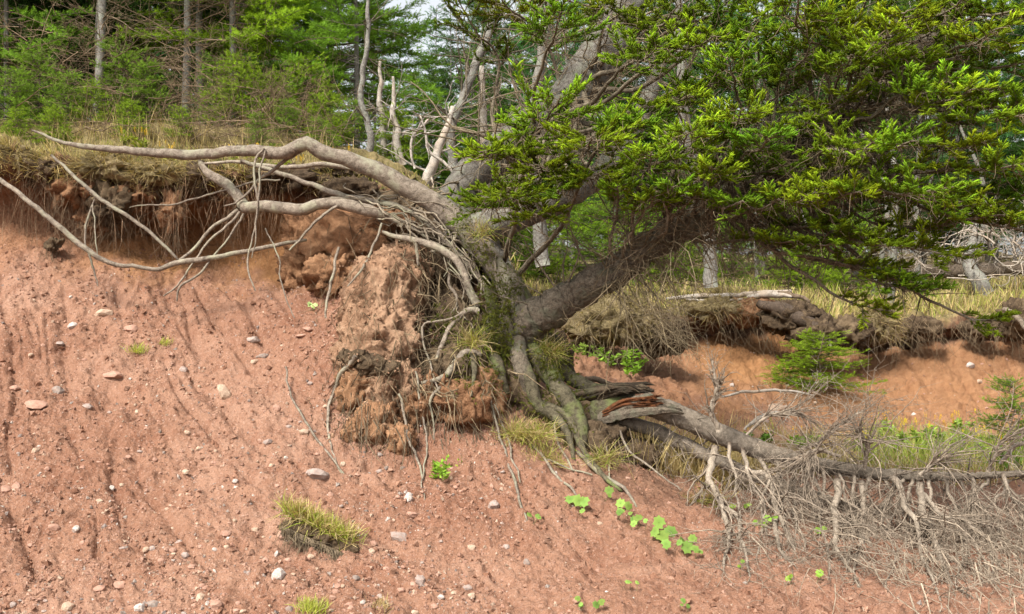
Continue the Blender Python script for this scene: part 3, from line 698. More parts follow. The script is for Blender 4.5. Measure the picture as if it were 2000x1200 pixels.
# ------------------------------------------------------------------ boughs of the leaning spruces
GREEN_D = np.array([0.080, 0.112, 0.012]); GREEN_M = np.array([0.205, 0.315, 0.018]); GREEN_L = np.array([0.36, 0.56, 0.026])
def bough(parent, root_p, c, out_dir, r, seed, bright=1.0, dense=1.0, droop=0.25, wood='twig', dead=1.0):
    """one limb reaching from the trunk to a spray of needles of half-width r round c"""
    g = np.random.default_rng(seed); mb = MB(); nb = MB()
    c = np.array(c); od = norm(np.array(out_dir, float))
    a0 = c - od * r * 1.1; a1 = c + od * r
    root_p = np.array(root_p)
    midp = (root_p + a0) / 2 + np.array([0, 0, -droop * np.linalg.norm(a0 - root_p) * .35]) + g.normal(size=3) * .05
    ax = crom([root_p, midp, a0, c + np.array([0, 0, -.06 * r]), a1 + np.array([0, 0, .12 * r])], 26)
    L = np.linalg.norm(a0 - root_p) + 2 * r
    ax = ax + 0.03 * np.stack([fbm(ax * 3 + seed * 3.1 + k * 17, 3) for k in range(3)], -1)
    mb.tube(ax, np.linspace(0.007 + 0.009 * L, 0.004, 26), 6, (1, 1, 1))
    i0 = int(26 * max(0.15, 1 - 2.3 * r / L))
    side = norm(np.cross(od, [0, 0, 1.0])); up = norm(np.cross(side, od))
    pos = []; dr = []; ln = []; tp = []
    nsec = int((12 + r * 34) * dense)
    for q in range(nsec):
        t = (q + g.uniform(0, .9)) / nsec; f = i0 + t * (25.0 - i0); i = min(int(f), 24); b = ax[i] + (ax[i + 1] - ax[i]) * (f - i)
        s_ = 1 if q % 2 else -1
        sl = r * (0.35 + 0.85 * math.sin(PI * min(1, t * .8 + .18))) * g.uniform(.6, 1.1)
        d = norm(od * g.uniform(.5, 1.0) + side * s_ * g.uniform(.5, 1.1) + up * g.uniform(-.25, .35))
        tw = wander(b, d, sl, 7, g, .12, .03)
        mb.tube(tw[::2], np.linspace(.0045, .002, 4), 3, (1, 1, 1))
        nsh = max(3, int(sl / 0.0205))
        for z in range(nsh):
            tz = (z + 1) / nsh; ff = tz * 5.99; j = int(ff); pp = tw[j] + (tw[j + 1] - tw[j]) * (ff - j)
            if tz < .22: continue
            td = norm(tw[min(j + 1, 6)] - tw[j])
            for _ in range(3):
                sd = norm(np.cross(td, up)) * g.choice([-1, 1])
                dd = norm(td * g.uniform(.5, 1.1) + sd * g.uniform(.2, .9) + up * g.uniform(-.1, .7))
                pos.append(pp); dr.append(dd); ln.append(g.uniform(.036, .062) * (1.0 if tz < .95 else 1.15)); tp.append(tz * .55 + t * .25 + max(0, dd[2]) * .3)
        # dead twiglets hanging underneath
        if g.uniform() < .8 * dead:
            for _ in range(2):
                j = g.integers(0, 5); tw2 = wander(tw[j], d * .5 + np.array([0, 0, -.7]) + g.normal(size=3) * .5, sl * g.uniform(.3, .7), 4, g, .2, -.05)
                mb.tube(tw2, np.linspace(.003, .0012, 4), 3, np.array((1.1, 1, .9)) * g.uniform(.7, 1.3))
    for q in range(int(16 * dead)):           # bare twigs along the inner limb
        i = g.integers(2, max(4, i0 + 3)); d = norm(od * .4 + g.normal(size=3) * .6 + np.array([0, 0, -.25]))
        tw = wander(ax[i], d, g.uniform(.12, .45), 6, g, .2, -.04); mb.tube(tw, np.linspace(.004, .0013, 6), 3, np.array((1.15, 1.05, .95)) * g.uniform(.7, 1.3))
        for _ in range(2):
            j = g.integers(1, 5); t2 = wander(tw[j], d + g.normal(size=3) * .7, g.uniform(.06, .2), 5, g, .2, -.03); mb.tube(t2, np.linspace(.0024, .0012, 5), 3, np.array((1.1, 1, .9)) * g.uniform(.7, 1.3))
    o = mb.build('bough', M[wood], parent)
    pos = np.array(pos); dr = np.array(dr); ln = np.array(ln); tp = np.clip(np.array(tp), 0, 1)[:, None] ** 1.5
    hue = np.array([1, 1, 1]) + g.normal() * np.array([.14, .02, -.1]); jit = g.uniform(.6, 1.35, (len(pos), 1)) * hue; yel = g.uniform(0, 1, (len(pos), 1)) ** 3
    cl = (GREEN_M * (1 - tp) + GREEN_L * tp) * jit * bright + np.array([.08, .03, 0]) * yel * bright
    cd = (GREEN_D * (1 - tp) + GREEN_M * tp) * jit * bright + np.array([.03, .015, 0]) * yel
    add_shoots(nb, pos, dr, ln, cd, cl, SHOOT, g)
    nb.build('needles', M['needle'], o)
    return o

# the second, greyer trunk behind
spruce2 = thing('leaning_spruce', 'leaning spruce with pale grey trunk rising behind the arched root', 'tree', P(900, 440, 8.5))
m = MB(); TA, _ = rope(m, [(985,560,8.3,70),(930,478,8.35,80),(885,415,8.5,74),(900,368,8.55,66),(950,320,8.6,72),(1030,260,8.65,82),(1100,205,8.7,88),(1160,130,8.75,86),(1215,30,8.8,78),(1260,-90,8.9,66),(1300,-260,9,40),(1330,-420,9.1,14)], 240, 36, (.72, .70, .68), .015, .10); TA = TA[::3]
m.build('trunk', M['bark_grey'], spruce2)
m = MB(); TA2, _ = rope(m, [(950,520,8.2,60),(925,458,8.25,66),(970,436,8.3,62),(1060,405,8.4,54),(1160,350,8.6,46),(1240,250,8.8,38),(1290,120,9,26)], 50, 16, (.8, .78, .75), .015, .10)
m.build('side_trunk', M['bark_grey'], spruce2)

def near(Tr, p, back):
    """where on the trunk a limb that ends at p starts"""
    d = np.linalg.norm(Tr - p, axis=1); i = int(np.argmin(d)); return Tr[max(0, i - back)]
# sprays seen in the photograph: u, v, depth, half-width px, brightness
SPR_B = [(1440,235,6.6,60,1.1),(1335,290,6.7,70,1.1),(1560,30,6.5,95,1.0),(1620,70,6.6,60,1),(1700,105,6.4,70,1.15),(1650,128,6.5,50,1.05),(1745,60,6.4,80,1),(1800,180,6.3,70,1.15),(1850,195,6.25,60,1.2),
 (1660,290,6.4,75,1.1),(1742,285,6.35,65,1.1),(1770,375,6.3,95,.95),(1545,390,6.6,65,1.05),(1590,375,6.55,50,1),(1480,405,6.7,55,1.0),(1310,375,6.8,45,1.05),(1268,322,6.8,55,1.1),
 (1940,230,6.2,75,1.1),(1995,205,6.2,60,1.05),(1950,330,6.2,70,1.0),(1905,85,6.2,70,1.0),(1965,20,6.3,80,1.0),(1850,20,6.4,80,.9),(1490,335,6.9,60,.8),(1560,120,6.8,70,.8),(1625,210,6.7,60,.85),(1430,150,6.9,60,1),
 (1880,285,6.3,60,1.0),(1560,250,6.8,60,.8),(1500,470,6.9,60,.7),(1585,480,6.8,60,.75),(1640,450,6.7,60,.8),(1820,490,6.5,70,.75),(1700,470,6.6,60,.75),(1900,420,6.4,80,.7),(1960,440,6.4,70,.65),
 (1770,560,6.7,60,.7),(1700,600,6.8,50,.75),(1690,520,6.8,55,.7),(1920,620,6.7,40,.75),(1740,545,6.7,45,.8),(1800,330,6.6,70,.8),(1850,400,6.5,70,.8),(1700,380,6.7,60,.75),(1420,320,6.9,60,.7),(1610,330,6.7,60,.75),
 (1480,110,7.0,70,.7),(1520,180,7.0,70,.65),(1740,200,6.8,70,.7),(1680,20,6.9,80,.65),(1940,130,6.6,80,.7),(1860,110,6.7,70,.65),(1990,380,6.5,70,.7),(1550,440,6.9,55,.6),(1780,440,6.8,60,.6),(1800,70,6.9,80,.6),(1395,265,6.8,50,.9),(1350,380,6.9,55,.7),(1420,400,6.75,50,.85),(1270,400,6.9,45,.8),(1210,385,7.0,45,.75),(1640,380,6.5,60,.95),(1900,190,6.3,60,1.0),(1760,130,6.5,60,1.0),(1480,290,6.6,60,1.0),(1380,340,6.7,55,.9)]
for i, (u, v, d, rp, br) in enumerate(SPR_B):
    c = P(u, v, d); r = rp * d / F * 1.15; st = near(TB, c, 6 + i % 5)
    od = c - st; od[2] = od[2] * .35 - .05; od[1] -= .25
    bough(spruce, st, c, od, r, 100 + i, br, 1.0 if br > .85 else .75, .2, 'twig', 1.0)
SPR_A = [(1065,240,7.0,105,1.15),(960,305,7.1,60,1.0),(1000,380,7.0,100,.7),(1050,420,7.0,60,.55),(1085,65,7.4,80,1.0),(1255,115,7.2,80,1.15),(1345,95,7.1,70,1.1),(1300,200,7.2,60,1.15),(1150,285,7.0,110,1.05),
 (1160,345,7.1,80,.7),(1060,330,7.1,70,.75),(1000,300,7.2,60,1.05),(1290,40,7.5,80,.7),(1200,30,7.8,80,.6),(1380,30,7.4,80,.7),(1440,60,7.3,70,.75),(1370,170,7.3,60,.9),(1240,240,7.2,60,.9),(960,400,7.3,60,.6),(1090,370,7.1,60,.6),(1000,20,8.2,80,.55),(930,60,8.6,70,.5),(1210,260,7.0,55,1.05)]
for i, (u, v, d, rp, br) in enumerate(SPR_A):
    c = P(u, v, d); r = rp * d / F * 1.15; st = near(TA, c, 4 + i % 4) if v < 270 else near(TA, c + np.array([.35, .6, .75]), 0)
    od = c - st; od[2] = od[2] * .3 - .08; od[1] -= .25
    bough(spruce2, st, c, od, r, 300 + i, br, 1.0 if br > .85 else .8, .2, 'twig', 1.0)
# bare twigs bearding the leaning trunk
m = MB(); g = np.random.default_rng(77)
for i in range(210):
    k = int(g.uniform(20, 62)); p = TB[k]; s_ = g.choice([-1, 1], p=[.3, .7])
    d = np.array([.35 + g.normal() * .35, -.55 + g.normal() * .35, -.55 if s_ > 0 else .8])
    d[2] += g.normal() * .25
    grow(m, p + norm(d) * .05, d, g.uniform(.3, .85) * (1 if s_ > 0 else .8), g.uniform(.003, .006), 2 if i % 2 else 1, g, np.array((1.35, 1.3, 1.12)) * g.uniform(.7, 1.25), .17, -.03 if s_ < 0 else -.02, 5, .5, .8, .15, 5)
tag(m.build('dead_twigs', M['twig'], spruce), kind='stuff')
m = MB()
for i in range(34):
    k = int(g.uniform(10, 60)); d = np.array([g.normal() * .5, -.3, .5 + g.uniform(0, .5)])
    grow(m, TB[k], d, g.uniform(.25, .9), g.uniform(.006, .012), 1, g, (1, 1, 1), .2, .02, 5, .45, .8, .2, 5)
tag(m.build('dead_branches', M['twig'], spruce), kind='stuff')
m = MB()
for i in range(110):
    k = int(g.uniform(14, 74)); d = np.array([g.normal() * .8, -.5 + g.normal() * .4, g.normal() * .35])
    grow(m, TA[k], d, g.uniform(.4, 1.3), g.uniform(.006, .013), 2 if i % 3 == 0 else 1, g, np.array((1.15, 1.1, 1.02)) * g.uniform(.8, 1.3), .2, -.02, 5, .45, .8, .2, 5)
tag(m.build('dead_branches', M['twig'], spruce2), kind='stuff')

# ------------------------------------------------------------------ the broken trunk lying across the foot of the slope
fallen = thing('fallen_tree', 'dead broken grey trunk lying to the right with drooping bare branches', 'fallen tree', P(1300, 800, 7.4))
m = MB()
TC, TCr = rope(m, [(1225,792,7.4,32.2),(1262,792,7.37,40.6),(1310,806,7.34,46.2),(1370,832,7.3,43.4),(1440,862,7.25,40.6),(1520,890,7.2,35.0),(1620,912,7.15,30.8),(1720,926,7.1,25.2),(1820,931,7.05,19.6),(1910,930,7.0,15.4),(2000,926,6.95,14.0),(2120,918,6.9,11.2),(2260,905,6.9,5.6)], 270, 32, (.78, .76, .73), .006, .08); TC = TC[::3]
m.build('trunk', M['dead'], fallen)
# the broken butt: splintered slabs round rotten orange heartwood
def slab(mb, ctl, wpx, thick, seed):
    A = np.array([P(u, v, d) for u, v, d in ctl]); S = crom(A, 24); g = np.random.default_rng(seed)
    T = norm(np.gradient(S, axis=0)); n_ = norm(np.cross(T, np.array([0.1, -1, .25]))); b_ = norm(np.cross(T, n_))
    wv = np.interp(np.linspace(0, 1, 24), np.linspace(0, 1, len(wpx)), wpx) * .5 * 7.4 / F
    j1 = 1 + .35 * pnoise(np.stack([np.arange(24) * .7, np.zeros(24) + seed, np.zeros(24)], -1))
    V = np.stack([S + n_ * (wv * j1)[:, None] - b_ * thick / 2, S + b_ * -thick * .9 , S - n_ * wv[:, None] - b_ * thick / 2, S - n_ * wv[:, None] + b_ * thick / 2, S + b_ * thick * .2, S + n_ * (wv * j1)[:, None] + b_ * thick / 2], 1)
    ix = np.arange(24 * 6).reshape(24, 6); f = np.stack([ix[:-1], np.roll(ix[:-1], -1, 1), np.roll(ix[1:], -1, 1), ix[1:]], -1).reshape(-1, 4)
    mb.add(V.reshape(-1, 3), f, (1, 1, 1), False)
m = MB(); slab(m, [(1175,815,7.36),(1215,800,7.30),(1250,780,7.28),(1275,772,7.28)], [20, 26, 22, 4], .03, 1); slab(m, [(1120,770,7.5),(1180,768,7.42),(1235,757,7.38),(1278,764,7.36)], [14, 26, 22, 3], .035, 2)
slab(m, [(1170,820,7.34),(1230,808,7.26),(1300,802,7.22),(1335,808,7.22)], [22, 18, 14, 4], .03, 3); slab(m, [(1260,770,7.34),(1290,790,7.28),(1330,800,7.26)], [14, 20, 6], .03, 4)
m.build('splintered_bark', M['bark'], fallen)
m = MB(); gs = np.random.default_rng(13)
for k in range(20):       # dark jagged plates of bark over the break
    y = gs.uniform(-1, 1); u0 = 1085 + gs.uniform(0, 60); u1 = 1225 + gs.uniform(-20, 60)
    rope(m, [(u0, 776 + 14 * y, 7.46, 5), ((u0 + u1) / 2, 765 + 11 * y, 7.38 + .03 * gs.uniform(), gs.uniform(8, 16)), (u1 - 20, 757 + 9 * y, 7.33, gs.uniform(6, 11)), (u1, 760 + 9 * y + gs.normal() * 3, 7.31, 1)], 10, 5, np.array((1, .9, .8)) * gs.uniform(.25, .8), .01, .15)
tag(m.build('bark_splinters', M['bark'], fallen), kind='stuff')
m = MB(); gs = np.random.default_rng(12)
for k in range(46):       # torn orange splinters in the hollow
    y = gs.uniform(-1, 1); u0 = 1175 + gs.uniform(0, 40); u1 = 1255 + gs.uniform(-10, 45)
    rope(m, [(u0, 810 + 7 * y, 7.30, 3), ((u0 + u1) / 2, 796 + 13 * y - 3, 7.27 + .03 * gs.uniform(), gs.uniform(4, 9)), (u1, 788 + 14 * y + gs.normal() * 3, 7.24, 1)], 7, 4, np.array((1, 1, 1)) * gs.uniform(.2, 1.1), .004)
tag(m.build('heartwood', M['rot'], fallen), kind='stuff')
m = MB(); rope(m, [(1110,850,7.5,70),(1150,825,7.48,72),(1190,800,7.46,66),(1240,785,7.45,44)], 20, 14, (1, 1, 1), .02, .2); m.build('butt', M['moss_root'], fallen)
# main drooping limbs seen in the photograph
LIMB = [
 [(1400,872,7.05,16),(1396,905,6.95,15),(1385,930,6.9,14),(1400,965,6.8,12),(1412,1000,6.75,11),(1426,1050,6.65,8),(1416,1085,6.6,6),(1414,1120,6.55,4)],
 [(1410,985,6.75,9),(1440,1000,6.72,9),(1448,1040,6.68,8),(1460,1085,6.6,6),(1458,1130,6.5,3)],
 [(1520,915,7.05,14),(1518,950,6.98,13),(1520,985,6.9,12),(1512,1030,6.8,10),(1520,1065,6.7,7),(1550,1110,6.6,4)],
 [(1630,935,7.0,17),(1634,965,6.9,16),(1630,1005,6.8,14),(1628,1050,6.7,12),(1640,1090,6.6,8),(1665,1130,6.5,5),(1690,1160,6.4,3)],
 [(1680,940,7.0,14),(1686,975,6.9,13),(1684,1015,6.8,12),(1686,1060,6.7,9),(1684,1090,6.7,6)],
 [(1735,935,6.95,15),(1755,955,6.9,14),(1768,995,6.8,12),(1790,1030,6.7,10),(1800,1080,6.6,7),(1830,1150,6.45,5),(1835,1190,6.4,3)],
 [(1795,945,6.95,17),(1802,985,6.85,16),(1815,1030,6.75,15),(1840,1080,6.6,13),(1858,1135,6.5,10),(1880,1160,6.4,5)],
 [(1800,965,6.9,9),(1840,1000,6.8,9),(1900,1030,6.7,7),(1950,1070,6.6,4)],
 [(1460,925,7.0,10),(1490,930,6.95,12),(1505,960,6.9,13),(1518,1000,6.85,10),(1535,1040,6.75,7),(1560,1080,6.7,4)],
 [(1590,890,7.05,9),(1575,930,7.0,9),(1580,960,6.95,8),(1590,1000,6.9,4)],
 [(1770,935,7.0,8),(1745,955,6.95,9),(1720,990,6.9,7),(1690,1000,6.85,4)],
 [(1900,935,6.95,8),(1905,970,6.9,7),(1890,1000,6.85,5)], [(1955,930,6.9,9),(1975,970,6.8,8),(2020,1010,6.7,5)],
 [(1400,845,7.15,10),(1393,800,7.12,12),(1398,760,7.1,10),(1394,705,7.08,4)], [(1560,880,7.1,7),(1600,860,7.05,7),(1640,830,7.0,5),(1700,790,7.0,3)],
 [(1690,915,7.0,8),(1700,880,6.95,9),(1685,850,6.9,8),(1670,835,6.9,4)], [(1795,930,6.95,9),(1825,905,6.9,7),(1828,903,6.9,5)], [(1930,925,6.9,7),(1935,895,6.85,8),(1965,860,6.8,6),(2010,845,6.75,4)],
 [(1455,850,7.1,5),(1480,830,7.05,7),(1520,806,7.0,7),(1560,806,7.0,5),(1590,830,7.0,3)], [(1640,890,7.05,7),(1590,880,6.95,8),(1560,905,6.9,6)],
]
gl = np.random.default_rng(52)
for u0 in range(1425, 1990, 30):          # the curtain of thinner limbs between them
    v0 = float(np.interp(u0, [1370, 1520, 1720, 2000], [835, 892, 928, 928])) + 8; x = u0; L = [(x, v0, 7.0, gl.uniform(6, 10))]
    for k in range(4): x += gl.normal() * 13 + 3; L.append((x, v0 + (k + 1) * gl.uniform(38, 58), 6.92 - .07 * k, max(2.5, L[-1][3] * .78)))
    LIMB.append(L)
g = np.random.default_rng(41)
for li, L in enumerate(LIMB):
    tight = .4 if li == 13 else 1.0
    m = MB(); pts, rr = rope(m, [(a_, b_, c_ - .12, w_ * .95) for a_, b_, c_, w_ in L], 24, 7, (1.3, 1.27, 1.22), .03, .05, True); pts = on_top(pts, .01)
    for i in range(3, 24):
        for _ in range(2 if i > 7 and li < 20 else 1):
            d = norm(pts[i] - pts[i - 2]) + g.normal(size=3) * np.array([.6, .35, .5]) * tight - np.array([0, .2, 0])
            grow(m, pts[i], d, g.uniform(.15, .55) * tight, max(.0025, rr[i] * .45), 2 if g.uniform() < .35 else 1, g, np.array((1.35, 1.28, 1.2)) * g.uniform(.75, 1.2), .2, -.07, 4, .5, .8, .2, 3)
    m.build('branch', M['dead'], fallen)
m = MB()      # short twigs all along the trunk
for i in range(150):
    k = int(g.uniform(8, 88)); d = g.normal(size=3); d[1] -= .4
    grow(m, TC[k], d, g.uniform(.06, .4), g.uniform(.0025, .006), 1 if i % 2 else 0, g, np.array((1.0, .95, .9)) * g.uniform(.7, 1.2), .2, -.04, 4, .5, .8, .2, 4)
tag(m.build('twigs', M['dead'], fallen), kind='stuff')
# a thinner stem lying below it
low = thing('fallen_tree', 'thinner dead stem lying low beneath the broken trunk', 'fallen tree', P(1300, 850, 7.4))
m = MB(); TD, _ = rope(m, [(1190,822,7.5,24.0),(1250,832,7.45,27.2),(1310,855,7.4,28.8),(1380,890,7.35,27.2),(1450,920,7.3,24.0),(1530,950,7.25,20.8),(1610,975,7.2,19.2),(1700,1000,7.15,16.0),(1790,1040,7.1,12.0),(1880,1090,7.0,6.4)], 60, 12, (.9, .88, .85), .008, .08)
m.build('trunk', M['dead'], low)
m = MB()
for i in range(60):
    k = int(g.uniform(5, 58)); d = g.normal(size=3) + np.array([.2, -.5, -.3])
    grow(m, TD[k], d, g.uniform(.15, .6), g.uniform(.003, .008), 1, g, np.array((1, .95, .9)) * g.uniform(.7, 1.1), .2, -.05, 5, .5, .8, .2, 4)
tag(m.build('branches', M['dead'], low), kind='stuff')
# brush of dead twigs filling the lower right corner
brush = thing('brushwood', 'heap of tangled grey dead twigs below the fallen trunk', 'brushwood', P(1850, 1130, 6.3))
for bset in range(11):
    m = MB()
    for i in range(44):
        u0 = 1450 + 630 * g.uniform(0, 1) ** .5; v0 = 985 + (u0 - 1450) * .17 + g.normal() * 55
        p = on_top(P(u0, v0, 7.2), g.uniform(.02, .4))
        d = np.array([.25 + g.normal() * .4, -.45 + g.normal() * .3, -.65 + g.normal() * .35])
        grow(m, p, d, g.uniform(.25, .7), g.uniform(.003, .006), 2 if i % 3 else 1, g, np.array((1.5, 1.42, 1.3)) * g.uniform(.7, 1.2), .16, -.02, 5, .5, .7, .15, 3)
    tag(m.build('twig_bundle', M['dead'], brush), kind='stuff')

# ------------------------------------------------------------------ forest behind the lip
def gpos(u, d):
    j = int(np.clip(np.searchsorted(us, u), 0, U_ - 1)); col = G[:, j]
    i0 = int(np.searchsorted(rs, 14.0)); i = i0 + int(np.argmin(np.abs(col[i0:, 1] - d))); p = col[i].copy()
    if i + 1 < R_ and col[i, 1] < d and col[i + 1, 1] > d:
        f = (d - col[i, 1]) / (col[i + 1, 1] - col[i, 1]); p = col[i] + (col[i + 1] - col[i]) * f
    p[0] = (u - 1000) / F * d; p[1] = d; return p

def fir_proto(seed, h, start, wid, tone, nbr, shl=0.10, dead_n=26, lean=0.03, trunk_r=.06, bark='bark_grey', dens=1.0):
    """a background conifer at the origin: returns meshes for trunk, crown, dead branches"""
    g = np.random.default_rng(seed); tm, cm, dm = MB(), MB(), MB()
    ax = crom([[0, 0, -.3], [g.normal() * lean, g.normal() * lean, h * .3], [g.normal() * lean * 2, g.normal() * lean * 2, h * .65], [g.normal() * lean * 2, g.normal() * lean * 2, h]], 24)
    tm.tube(ax, np.linspace(trunk_r, trunk_r * .12, 24), 8, (1, 1, 1), .08)
    pos, dr, ln, tp = [], [], [], []
    for b in range(nbr):
        t = (b + g.uniform(0, 1)) / nbr; z = start + (h - start) * t
        p = np.array([np.interp(z, ax[:, 2], ax[:, 0]), np.interp(z, ax[:, 2], ax[:, 1]), z])
        L = (wid * (1 - t) ** .75 + .12) * g.uniform(.6, 1.15); az = g.uniform(0, 2 * PI)
        d = np.array([math.cos(az), math.sin(az), .25 - .35 * (1 - t) + g.normal() * .12])
        br = wander(p, d, L, 7, g, .09, .015); tm.tube(br, np.linspace(.004 + .009 * L, .003, 7), 3, (.8, .75, .7))
        n = int(L / .045 * dens)
        for k in range(n):
            f = (k + .5) / n; 
            if f < .18: continue
            ff = f * 5.99; i = int(ff); q = br[i] + (br[i + 1] - br[i]) * (ff - i); td = norm(br[i + 1] - br[i])
            sd = norm(np.cross(td, [0, 0, 1.0])) * (1 if k % 2 else -1)
            reach = L * .34 * (1 - f * .75) * g.uniform(.3, 1.1)
            m_ = max(1, int(reach / .07))
            d2 = norm(td * .8 + sd * .9 + np.array([0, 0, g.uniform(-.15, .25)]))
            for w_ in range(m_ + 1):
                pos.append(q + d2 * w_ * .07 + g.normal(size=3) * .012); dr.append(d2 + g.normal(size=3) * .35 + np.array([0, 0, .15])); ln.append(shl * g.uniform(.7, 1.25)); tp.append(.35 * f + .45 * (w_ / (m_ + 1)) + .2 * t)
    pos, dr, ln = np.array(pos), np.array(dr), np.array(ln); tp = np.clip(np.array(tp), 0, 1)[:, None]
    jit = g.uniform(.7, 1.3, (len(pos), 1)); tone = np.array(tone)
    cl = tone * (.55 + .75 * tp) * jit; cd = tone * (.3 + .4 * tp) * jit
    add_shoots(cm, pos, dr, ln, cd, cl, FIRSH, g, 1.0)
    for i in range(dead_n):
        z = g.uniform(.15, start + .3 * (h - start)); p = np.array([np.interp(z, ax[:, 2], ax[:, 0]), np.interp(z, ax[:, 2], ax[:, 1]), z]); az = g.uniform(0, 2 * PI)
        grow(dm, p, [math.cos(az), math.sin(az), g.uniform(-.25, .25)], wid * g.uniform(.4, 1.0), .008, 2 if i % 2 else 1, g, np.array((1.15, 1.05, .95)) * g.uniform(.7, 1.25), .12, -.01, 6, .42, .7, .15, 3, .25, .12)
    return tm.mesh('trunk', M[bark]), cm.mesh('crown', M['fir']), dm.mesh('dead_branches', M['twig'])

protos = {
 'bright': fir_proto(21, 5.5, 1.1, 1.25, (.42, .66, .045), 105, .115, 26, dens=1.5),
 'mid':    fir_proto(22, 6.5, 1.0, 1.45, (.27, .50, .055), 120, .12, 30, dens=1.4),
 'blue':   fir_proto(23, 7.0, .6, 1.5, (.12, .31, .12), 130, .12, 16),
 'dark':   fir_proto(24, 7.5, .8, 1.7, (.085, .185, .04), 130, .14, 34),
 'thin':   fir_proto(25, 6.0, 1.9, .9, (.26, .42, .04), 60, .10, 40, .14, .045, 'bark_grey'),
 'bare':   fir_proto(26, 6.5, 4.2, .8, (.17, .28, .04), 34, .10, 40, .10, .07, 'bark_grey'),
}
def plant_tree(kind, u, d, scale, rot, label, group=None, name='fir_tree', lift=0.0, tilt=0.0, extra=None):
    p = gpos(u, d) if extra is None else extra
    t = thing(name, label, 'tree', p + np.array([0, 0, lift]), group); t.rotation_euler = (0, tilt, rot); t.scale = (scale,) * 3
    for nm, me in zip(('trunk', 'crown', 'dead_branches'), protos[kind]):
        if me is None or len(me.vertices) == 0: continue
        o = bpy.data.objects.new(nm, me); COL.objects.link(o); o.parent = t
        if nm == 'dead_branches': o['kind'] = 'stuff'
    return t
FG = 'conifers standing in the forest behind the bank'
# the ones that can be told apart
plant_tree('thin', 188, 10.4, 1.0, .3, 'slim pale-trunked tree on the grassy lip, leftmost of the bare stems', FG, 'slender_tree')
plant_tree('thin', 203, 11.2, .8, 2.3, 'thin pale stem right behind the leftmost pale-trunked tree', FG, 'slender_tree', 0, .03)
plant_tree('thin', 362, 11.0, .95, 4.3, 'slim tree with brown dead lower branches behind the tall dry grass', FG, 'slender_tree', 0, -.03)
plant_tree('thin', 563, 12.0, 1.05, 1.1, 'slim upright pale tree between two bright green firs', FG, 'slender_tree')
plant_tree('bright', 455, 11.0, .75, .7, 'bright yellow-green fir behind the tall dry grass', FG)
plant_tree('bright', 395, 12.2, .85, 2.7, 'yellow-green fir just left of the brightest fir', FG)
plant_tree('mid', 698, 11.3, .58, .7, 'bushy mid-green fir with curved brown trunk above the arched root', FG, 'fir_tree', 0, 0)
plant_tree('mid', 640, 12.5, .8, 3.1, 'mid-green fir between the slim pale tree and the curved trunk', FG)
plant_tree('blue', 850, 20.0, .54, .2, 'blue-green spruce standing against the sky', FG, 'spruce_tree')
plant_tree('dark', 120, 12.5, .95, .9, 'dark spruce behind the leftmost pale stem', FG, 'spruce_tree')
plant_tree('dark', -60, 11.5, .9, 1.9, 'dark spruce cut by the left edge of the picture', FG, 'spruce_tree')
plant_tree('dark', 270, 13.0, 1.0, 2.9, 'dark spruce behind the brown dead branches on the left', FG, 'spruce_tree')
plant_tree('mid', 15, 11.0, .55, 4.9, 'small green fir at the far left of the lip', FG)
plant_tree('mid', 1480, 19.0, .62, .7, 'small green fir behind the bleached log', FG)
plant_tree('bright', 1560, 17.5, .55, 1.7, 'light green young fir behind the right end of the bleached log', FG)
plant_tree('mid', 1640, 18.5, .6, 2.2, 'green fir just left of the grey trunks on the right', FG)
plant_tree('bright', 1100, 17.0, .55, .4, 'light green fir seen under the dark bough in the middle', FG)
plant_tree('bright', 1010, 19.0, .5, 2.4, 'light green fir seen just above the root plate', FG)
plant_tree('bright', 1200, 18.5, .55, 3.4, 'light green fir seen above the leaning trunk', FG)
plant_tree('mid', 1330, 20.0, .7, 1.4, 'green fir seen through the twigs below the leaning trunk', FG)
plant_tree('blue', 1840, 24.0, .9, 1.2, 'blue-green spruce showing at the top right beside a sky gap', FG, 'spruce_tree')
for i, (u, d, s, k) in enumerate([(735, 15.5, .42, 'mid'), (775, 17.5, .40, 'blue'), (815, 16.0, .34, 'mid'), (840, 14.0, .28, 'mid'), (880, 16.5, .46, 'dark'), (925, 15.0, .42, 'mid'), (960, 17.0, .5, 'dark'), (1000, 15.5, .42, 'bright')]):
    plant_tree(k, u, d, s, i * 1.1, 'small fir in the gap behind the bleached snags, number %s counted from the left' % ['one', 'two', 'three', 'four', 'five', 'six', 'seven', 'eight'][i], 'small firs behind the snags')
for i, (u, d, s, r, lb) in enumerate([(1738, 15.4, .8, .5, 'stout grey bare trunk, thickest of the group on the right'), (1700, 16.5, .7, 1.5, 'grey bare trunk left of the stoutest one'), (1722, 17.5, .65, 2.5, 'thin grey trunk just behind the stoutest one'), (1795, 16.2, .72, 3.5, 'grey bare trunk right of the stoutest one'), (1812, 17.0, .5, 4.5, 'thin pale trunk beside the grey trunks on the right'), (1480, 16.8, .45, .1, 'small pale forked dead tree behind the bleached log'), (1565, 16.6, .4, 1.1, 'thin pole-like trunk at the right end of the bleached log'), (1890, 18.0, .75, 2.0, 'grey bare trunk behind the fallen log on the right')]):
    plant_tree('bare', u, d, s, r, lb, 'bare grey trunks on the right', 'bare_tree')
